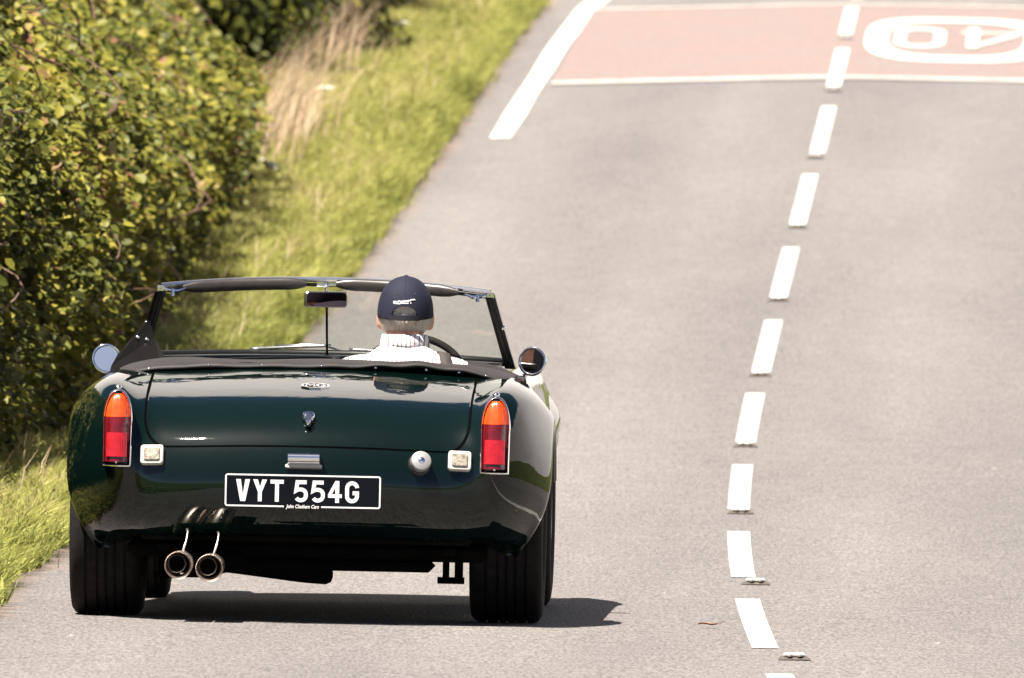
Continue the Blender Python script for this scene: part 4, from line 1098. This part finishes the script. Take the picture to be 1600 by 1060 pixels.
def loft(secs, seg=28, nz=40):
    """secs: (z, half width, front, back, y centre)"""
    A = bspline(np.array(secs), nz); V = []
    for z, w, f, b, yc in A:
        for k in range(seg):
            t = 2*math.pi*k/seg; c, s = math.cos(t), math.sin(t)
            V.append((w*math.copysign(abs(c)**.85, c), yc+(f if s > 0 else b)*math.copysign(abs(s)**.9, s), z))
    F = grid_faces(nz, seg, True)+[tuple(range(seg))[::-1], tuple((nz-1)*seg+k for k in range(seg))]
    return V, F
CH = .897; HY = 1.385
def smooth_tube(pts, rad, seg=16, n=24):
    A = bspline(np.array([(*p, r) for p, r in zip(pts, rad)]), n); return tube([a[:3] for a in A], [a[3] for a in A], seg)
def figure(grow, arms=True, legs=True, head=True, torso=True, hands=True):
    mb = MB(); g = grow
    if torso:
        mb.add(*loft([(.36, .16+g, .11+g, .11+g, 1.40), (.45, .17+g, .12+g, .11+g, 1.38), (.56, .172+g, .125+g, .10+g, 1.36), (.68, .185+g, .125+g, .105+g, 1.345), (.77, .192+g, .115+g, .112+g, 1.34), (.815, .178+g, .090+g, .098+g, 1.34), (.852, .135+g, .070+g, .080+g, 1.343), (.888, .088+g, .062+g, .070+g, 1.348), (.905, .064+g, .055+g, .058+g, 1.35)]))
    for s in (-1, 1):
        if arms:
            mb.add(*smooth_tube([(s*.10, 1.34, .795), (s*.165, 1.345, .793), (s*.212, 1.36, .772), (s*.245, 1.42, .69), (s*.262, 1.49, .62), (s*.250, 1.56, .63), (s*.20, 1.66, .71), (s*.168, 1.735, .775)], [.065+g, .066+g, .060+g, .050+g, .045+g, .044+g, .036+g, .028+g]))
        if legs:
            mb.add(*smooth_tube([(s*.08, 1.40, .42), (s*.10, 1.55, .44), (s*.13, 1.75, .48), (s*.14, 1.87, .50), (s*.13, 1.98, .44), (s*.12, 2.12, .37), (s*.115, 2.2, .33)], [.10+g, .092+g, .075+g, .06+g, .055+g, .045+g, .04+g]))
    if head:
        mb.add(*smooth_tube([(0, 1.34, .80), (0, 1.345, .86), (0, 1.352, .90), (0, 1.362, .95), (0, 1.375, 1.0)], [.07, .064, .061, .062, .06]))
        mb.add(*loft([(CH, .026, .076, .0, HY), (CH+.02, .050, .088, .035, HY), (CH+.055, .070, .090, .072, HY), (CH+.10, .080, .089, .092, HY), (CH+.14, .083, .090, .101, HY), (CH+.18, .078, .083, .097, HY), (CH+.208, .060, .062, .075, HY), (CH+.224, .02, .022, .03, HY)]))
        mb.add(*ellipsoid((0, HY+.094, CH+.088), (.013, .020, .026)))                     # nose
        mb.add(*ellipsoid((0, HY+.102, CH+.075), (.017, .014, .010)))
        mb.add(*ellipsoid((0, HY+.083, CH+.125), (.052, .012, .009)))                     # brow
        mb.add(*ellipsoid((0, HY+.086, CH+.047), (.026, .010, .005))); mb.add(*ellipsoid((0, HY+.084, CH+.037), (.022, .010, .006)))
        mb.add(*ellipsoid((0, HY+.078, CH+.012), (.022, .014, .014)))
        for s in (-1, 1):
            Me = Matrix.Rotation(s*R(-22), 3, 'Z')
            mb.add(*ellipsoid((s*.087, HY-.006, CH+.090), (.0085, .023, .033), M=Me)); mb.add(*ellipsoid((s*.082, HY+.004, CH+.066), (.008, .012, .014), M=Me))
            mb.add(*ellipsoid((s*.040, HY+.070, CH+.082), (.022, .014, .018)))             # cheek
        mb.add(*tube([(0, HY, CH+.05), (0, HY-.02, CH+.12)], .05, 12))
    if hands:
        for s in (-1, 1):
            w = Vector((s*.168, 1.735, .775)); c = Vector((s*.160, 1.775, .80))
            mb.add(*ellipsoid(c, (.022, .042, .036)))
            for k in range(4):
                a = (k-1.5)*.019; L4 = (.9, 1.0, .97, .8)[k]
                b0 = c+Vector((s*-.004, .028, a+.002)); 
                mb.add(*tube([b0-Vector((0, .02, 0)), b0+Vector((s*.018, .016*L4, .002)), b0+Vector((s*.036*L4, .004, .002)), b0+Vector((s*.036*L4, -.022*L4, 0))], [.0095, .009, .0085, .007], 10))
            t0 = c+Vector((s*-.01, -.02, .02)); mb.add(*tube([t0, t0+Vector((s*-.012, .022, .022)), t0+Vector((s*.006, .045, .030))], [.012, .0105, .008], 10))
    return mb
M_SKIN = simple('skin', (.56, .27, .19), .5, var=.14, scale=45, bump=.15, bscale=300)
union(figure(0), 'body', M_SKIN, drv, .0055, 5)
# shirt
def shirt_mat():
    m, t, b = new_mat('striped_shirt'); tc = N(t, 'ShaderNodeTexCoord'); L = t.links.new
    sx = N(t, 'ShaderNodeSeparateXYZ'); L(tc.outputs['Object'], sx.inputs[0])
    nz = N(t, 'ShaderNodeTexNoise', i_Scale=9.0, i_Detail=2.0); L(tc.outputs['Object'], nz.inputs['Vector'])
    ad = N(t, 'ShaderNodeMath', operation='MULTIPLY_ADD'); L(nz.outputs['Fac'], ad.inputs[0]); ad.inputs[1].default_value = .012; L(sx.outputs['X'], ad.inputs[2])
    def lines(per, wid, off):
        a = N(t, 'ShaderNodeMath', operation='MULTIPLY_ADD'); L(ad.outputs[0], a.inputs[0]); a.inputs[1].default_value = 1/per; a.inputs[2].default_value = off
        f = N(t, 'ShaderNodeMath', operation='FRACT'); L(a.outputs[0], f.inputs[0])
        l = N(t, 'ShaderNodeMath', operation='LESS_THAN'); L(f.outputs[0], l.inputs[0]); l.inputs[1].default_value = wid; return l.outputs[0]
    c1 = N(t, 'ShaderNodeMix', data_type='RGBA'); L(lines(.030, .10, 10.1), c1.inputs[0]); c1.inputs[6].default_value = (.74, .73, .74, 1); c1.inputs[7].default_value = (.10, .075, .10, 1)
    c2 = N(t, 'ShaderNodeMix', data_type='RGBA'); L(lines(.030, .12, 10.6), c2.inputs[0]); L(c1.outputs[2], c2.inputs[6]); c2.inputs[7].default_value = (.26, .12, .12, 1)
    L(c2.outputs[2], b.inputs['Base Color']); b.inputs['Roughness'].default_value = .85
    w = N(t, 'ShaderNodeTexNoise', i_Scale=16.0, i_Detail=3.0, i_Distortion=1.0); L(tc.outputs['Object'], w.inputs['Vector'])
    bp = N(t, 'ShaderNodeBump', i_Strength=.5, i_Distance=.012); L(w.outputs['Fac'], bp.inputs['Height']); L(bp.outputs[0], b.inputs['Normal'])
    return m
M_SHIRT = shirt_mat()
shirt = union(figure(.010, legs=False, head=False, hands=False), 'shirt', M_SHIRT, drv, .007, 4)
union(figure(.010, arms=False, head=False, hands=False, torso=False), 'trousers', simple('dark_trousers', (.03, .03, .04), .9), drv, .009, 3)
for s in (-1, 1):
    v, f_ = box(s*.115-.045, s*.115+.045, 2.15, 2.42, .275, .35, .03); obj('shoe', L_(v), f_, simple('shoe_leather', (.03, .02, .015), .4), drv)
V = []; ang = np.linspace(0, 2*math.pi, 65)[:-1]
for (rr_x, rr_y, z0, dz) in ((.066, .064, .885, 0), (.0715, .070, .918, 0), (.0725, .071, .933, .0), (.0745, .073, .938, 0), (.0775, .0765, .934, 0), (.081, .080, .918, 0), (.087, .087, .899, 0), (.084, .084, .895, 0)):
    for t in ang:
        fr_ = max(0, math.sin(t)); V.append((rr_x*math.cos(t), 1.358+rr_y*math.sin(t), z0-.012*fr_+.003*math.sin(3*t+1)*(z0 < .92)))
obj('collar', L_(V), grid_faces(8, 64, True, flip=True), M_SHIRT, shirt)
# cap
M_CAP = simple('navy_cap', (.009, .010, .023), .8, var=.2, scale=12, bump=.35, bscale=420, spec=.3)
def cap_pt(t, s):
    zb = .986+.022*(1-math.cos(t+math.pi/2))/2*1.0      # t=-pi/2 is the back
    back = (1-math.sin(t))/2; zb = .984+.024*(1-back)**.8
    q = s; z = zb+(1.131-zb)*math.sin(q*math.pi/2)**1.0
    f = max(0, (z-zb)/(1.131-zb)); r = max(0, 1-f**2.35)**(1/2.2)
    tap = 1-.05*(1-f)*0
    return Vector((.0925*r*math.cos(t)*tap, HY-.004+(.104 if math.sin(t) > 0 else .110)*r*math.sin(t), z))
nt_, ns_ = 176, 70; V = [cap_pt(2*math.pi*i/nt_-math.pi/2, j/(ns_-1)) for j in range(ns_) for i in range(nt_)]
F = []
for j in range(ns_-1):
    for i in range(nt_):
        f = (j*nt_+i, j*nt_+(i+1) % nt_, (j+1)*nt_+(i+1) % nt_, (j+1)*nt_+i); c = sum((V[k] for k in f), Vector())/4
        e = (c.z-1.004)/.031
        if c.y < HY and c.z > 1.004 and e < 1 and abs(c.x) < .041*math.sqrt(max(0, 1-e**2.6)): continue
        F.append(f)
cap = obj('cap', L_(V), F, M_CAP, drv)
md = cap.modifiers.new('solid', 'SOLIDIFY'); md.thickness = .0025; md.offset = 1
def cap_at(x, z):
    best = None
    for t in np.linspace(-math.pi/2-.9, -math.pi/2+.9, 73):
        for s in np.linspace(0, .9, 91):
            p = cap_pt(t, s); d = (p.x-x)**2+(p.z-z)**2
            if best is None or d < best[0]: best = (d, p)
    return best[1]
arch_ = [cap_at(.0425*math.cos(a), 1.004+.0325*max(0, math.sin(a))**.8)+Vector((0, -.003, 0)) for a in np.linspace(0, math.pi, 19)]
v, f_ = tube(arch_, .0022, 6); obj('cap_binding', L_(v), f_, M_CAP, cap)
st_ = [cap_at(x, 0.994)+Vector((0, -.0035, 0)) for x in np.linspace(-.05, .05, 15)]
V = []
for p in st_: V += [p+Vector((0, -.001, -.0085)), p+Vector((0, -.001, .0085)), p+Vector((0, .001, .0085)), p+Vector((0, .001, -.0085))]
obj('cap_strap', L_(V), grid_faces(15, 4, True), simple('cap_webbing', (.008, .008, .012), .7), cap, False)
mb = MB(); mb.add(*ellipsoid((0, HY-.004, 1.133), (.008, .008, .005), 12, 8)); mb.obj('cap_button', M_CAP, cap); bpy.data.objects['cap_button'].location = -OFF
for t in (-math.pi/2, -math.pi/2+1.047, -math.pi/2-1.047):
    pts = [cap_pt(t, s)*1.0 for s in np.linspace(.42 if t == -math.pi/2 else .02, .98, 24)]
    pts = [p+(p-Vector((0, HY, 1.03))).normalized()*.0026 for p in pts]
    v, f_ = tube(pts, .0011, 5); obj('cap_seam', L_(v), f_, M_CAP, cap)
for s in (-1, 1):
    p = cap_at(s*.034, 1.075)+Vector((0, -.0032, 0)); v, f_ = ellipsoid(p, (.0028, .0015, .0028), 8, 6); obj('cap_eyelet', L_(v), f_, simple('eyelet_thread', (.06, .05, .05), .8), cap)
M_THREAD = simple('white_thread', (.7, .7, .68), .7, var=.1, scale=150)
mb = MB(); k = 0
for x in np.linspace(-.036, .010, 9):
    p = cap_at(x, 1.0455+.05*(x+.036)+.0022*(k % 2)); mb.add(*ellipsoid(p+Vector((0, -.003, 0)), (.0032, .0015, .0052-.0016*(k % 2)), 8, 6)); k += 1
mb.add(*tube([cap_at(x, 1.050+.08*(x-.01)+.004*math.sin((x-.012)*110))+Vector((0, -.0032, 0)) for x in np.linspace(.008, .036, 9)], [.0022]*5+[.0026, .003, .0026, .0015], 6))
mb.add(*tube([cap_at(x, 1.0405+.05*(x+.036))+Vector((0, -.003, 0)) for x in np.linspace(-.036, .012, 9)], .0014, 6))
o = mb.obj('cap_embroidery', M_THREAD, cap); o.location = -OFF
V = []
for i in range(25):
    a = -1.1+2.2*i/24
    for j in range(8):
        e = j/7*.07*math.cos(a*.75)**.7
        V.append(((.090+.2*e)*math.sin(a), HY-.004+.100*math.cos(a)+e, 1.010-.35*e*e/.07-.10*abs(math.sin(a))**2*.2))
br = obj('cap_brim', L_(V), grid_faces(25, 8), M_CAP, cap); md = br.modifiers.new('solid', 'SOLIDIFY'); md.thickness = .003
# hair under the cap
M_HAIR = leaf_mat('grey_hair', [(0, (.58, .47, .37)), (.4, (.78, .70, .60)), (1, (.86, .82, .76))], rough=.45, trans=.35)
HV = []; HF = []; HT_ = []
def strand(t, z0, z1, out, w=.0022, dt=0):
    base = len(HV)
    for k in range(5):
        f = k/4; z = z0+(z1-z0)*f; a = t+dt*f
        fz = (z-CH)
        wq = np.interp(fz, [0, .02, .055, .10, .14, .18, .224], [.03, .05, .068, .080, .083, .078, .02]); bq = np.interp(fz, [0, .02, .055, .10, .14, .18, .224], [.0, .04, .074, .092, .101, .097, .03])
        bq = max(bq, .050); wq = max(wq, .058)
        rr2 = 1.0+(.085+(.16 if z0 < 1.02 else 0)*f*(1-.35*f)+out*math.sin(f*2.6)); p = Vector((wq*rr2*math.cos(a), HY+bq*rr2*math.sin(a), z)); s = Vector((-math.sin(a), math.cos(a), 0))*w*(1-f*.8)
        HV.append(p-s); HV.append(p+s)
    for k in range(4): HF.append((base+2*k, base+2*k+1, base+2*k+3, base+2*k+2)); HT_.append(random.random())
for k in range(1250):
    t = -math.pi/2+random.uniform(-1.75, 1.75); e = abs(t+math.pi/2)
    z1 = .950+.014*random.random()+(.03*max(0, e-1.0)); 
    strand(t, random.uniform(.985, 1.012), z1-random.random()**3*.016, random.uniform(-.02, .05), dt=random.uniform(-.12, .12))
for k in range(260):
    t = -math.pi/2+random.uniform(-.42, .42); strand(t, random.uniform(1.03, 1.055), random.uniform(1.003, 1.015), random.uniform(-.02, .03), dt=random.uniform(-.05, .05))
hair = obj('hair', L_(HV), HF, M_HAIR, drv, False)
at = hair.data.attributes.new('tint', 'FLOAT', 'FACE'); at.data.foreach_set('value', np.array(HT_[:len(hair.data.polygons)], dtype=np.float32))
for s in (-1, 1):
    v, f_ = ellipsoid((s*.032, HY+.078, CH+.112), (.0125, .0125, .0125), 14, 10); obj('eye', L_(v), f_, simple('eye_white', (.7, .68, .65), .2), drv)
# seat belt over the right shoulder
pts = [(.292+.09, 1.49, .70), (.292+.110, 1.42, .80), (.292+.118, 1.37, .874), (.292+.122, 1.32, .882), (.292+.128, 1.26, .870), (.292+.135, 1.22, .845), (.292+.14, 1.19, .80)]
A = bspline(np.array(pts), 24); V = []
for a in A: V += [a+np.array((-.020, 0, .004)), a+np.array((.020, 0, -.004))]
sb = obj('seat_belt', V, grid_faces(24, 2), simple('belt_webbing', (.035, .028, .026), .8, bump=.3, bscale=300), car); md = sb.modifiers.new('solid', 'SOLIDIFY'); md.thickness = .003

# the body sits a touch nose-up on its springs: everything but the wheels rises forward
done = set()
for o in car.children_recursive:
    if o.type == 'MESH' and not (o.parent and o.parent.name.startswith('wheel') and o.parent.type == 'EMPTY') and o.data.name not in done:
        done.add(o.data.name); oz = o.parent.location if o.parent is not car else Vector()
        c = np.empty(len(o.data.vertices)*3, dtype=np.float32); o.data.vertices.foreach_get('co', c); c = c.reshape(-1, 3); c[:, 2] += .0075*(c[:, 1]+oz.y); o.data.vertices.foreach_set('co', c.ravel()); o.data.update()
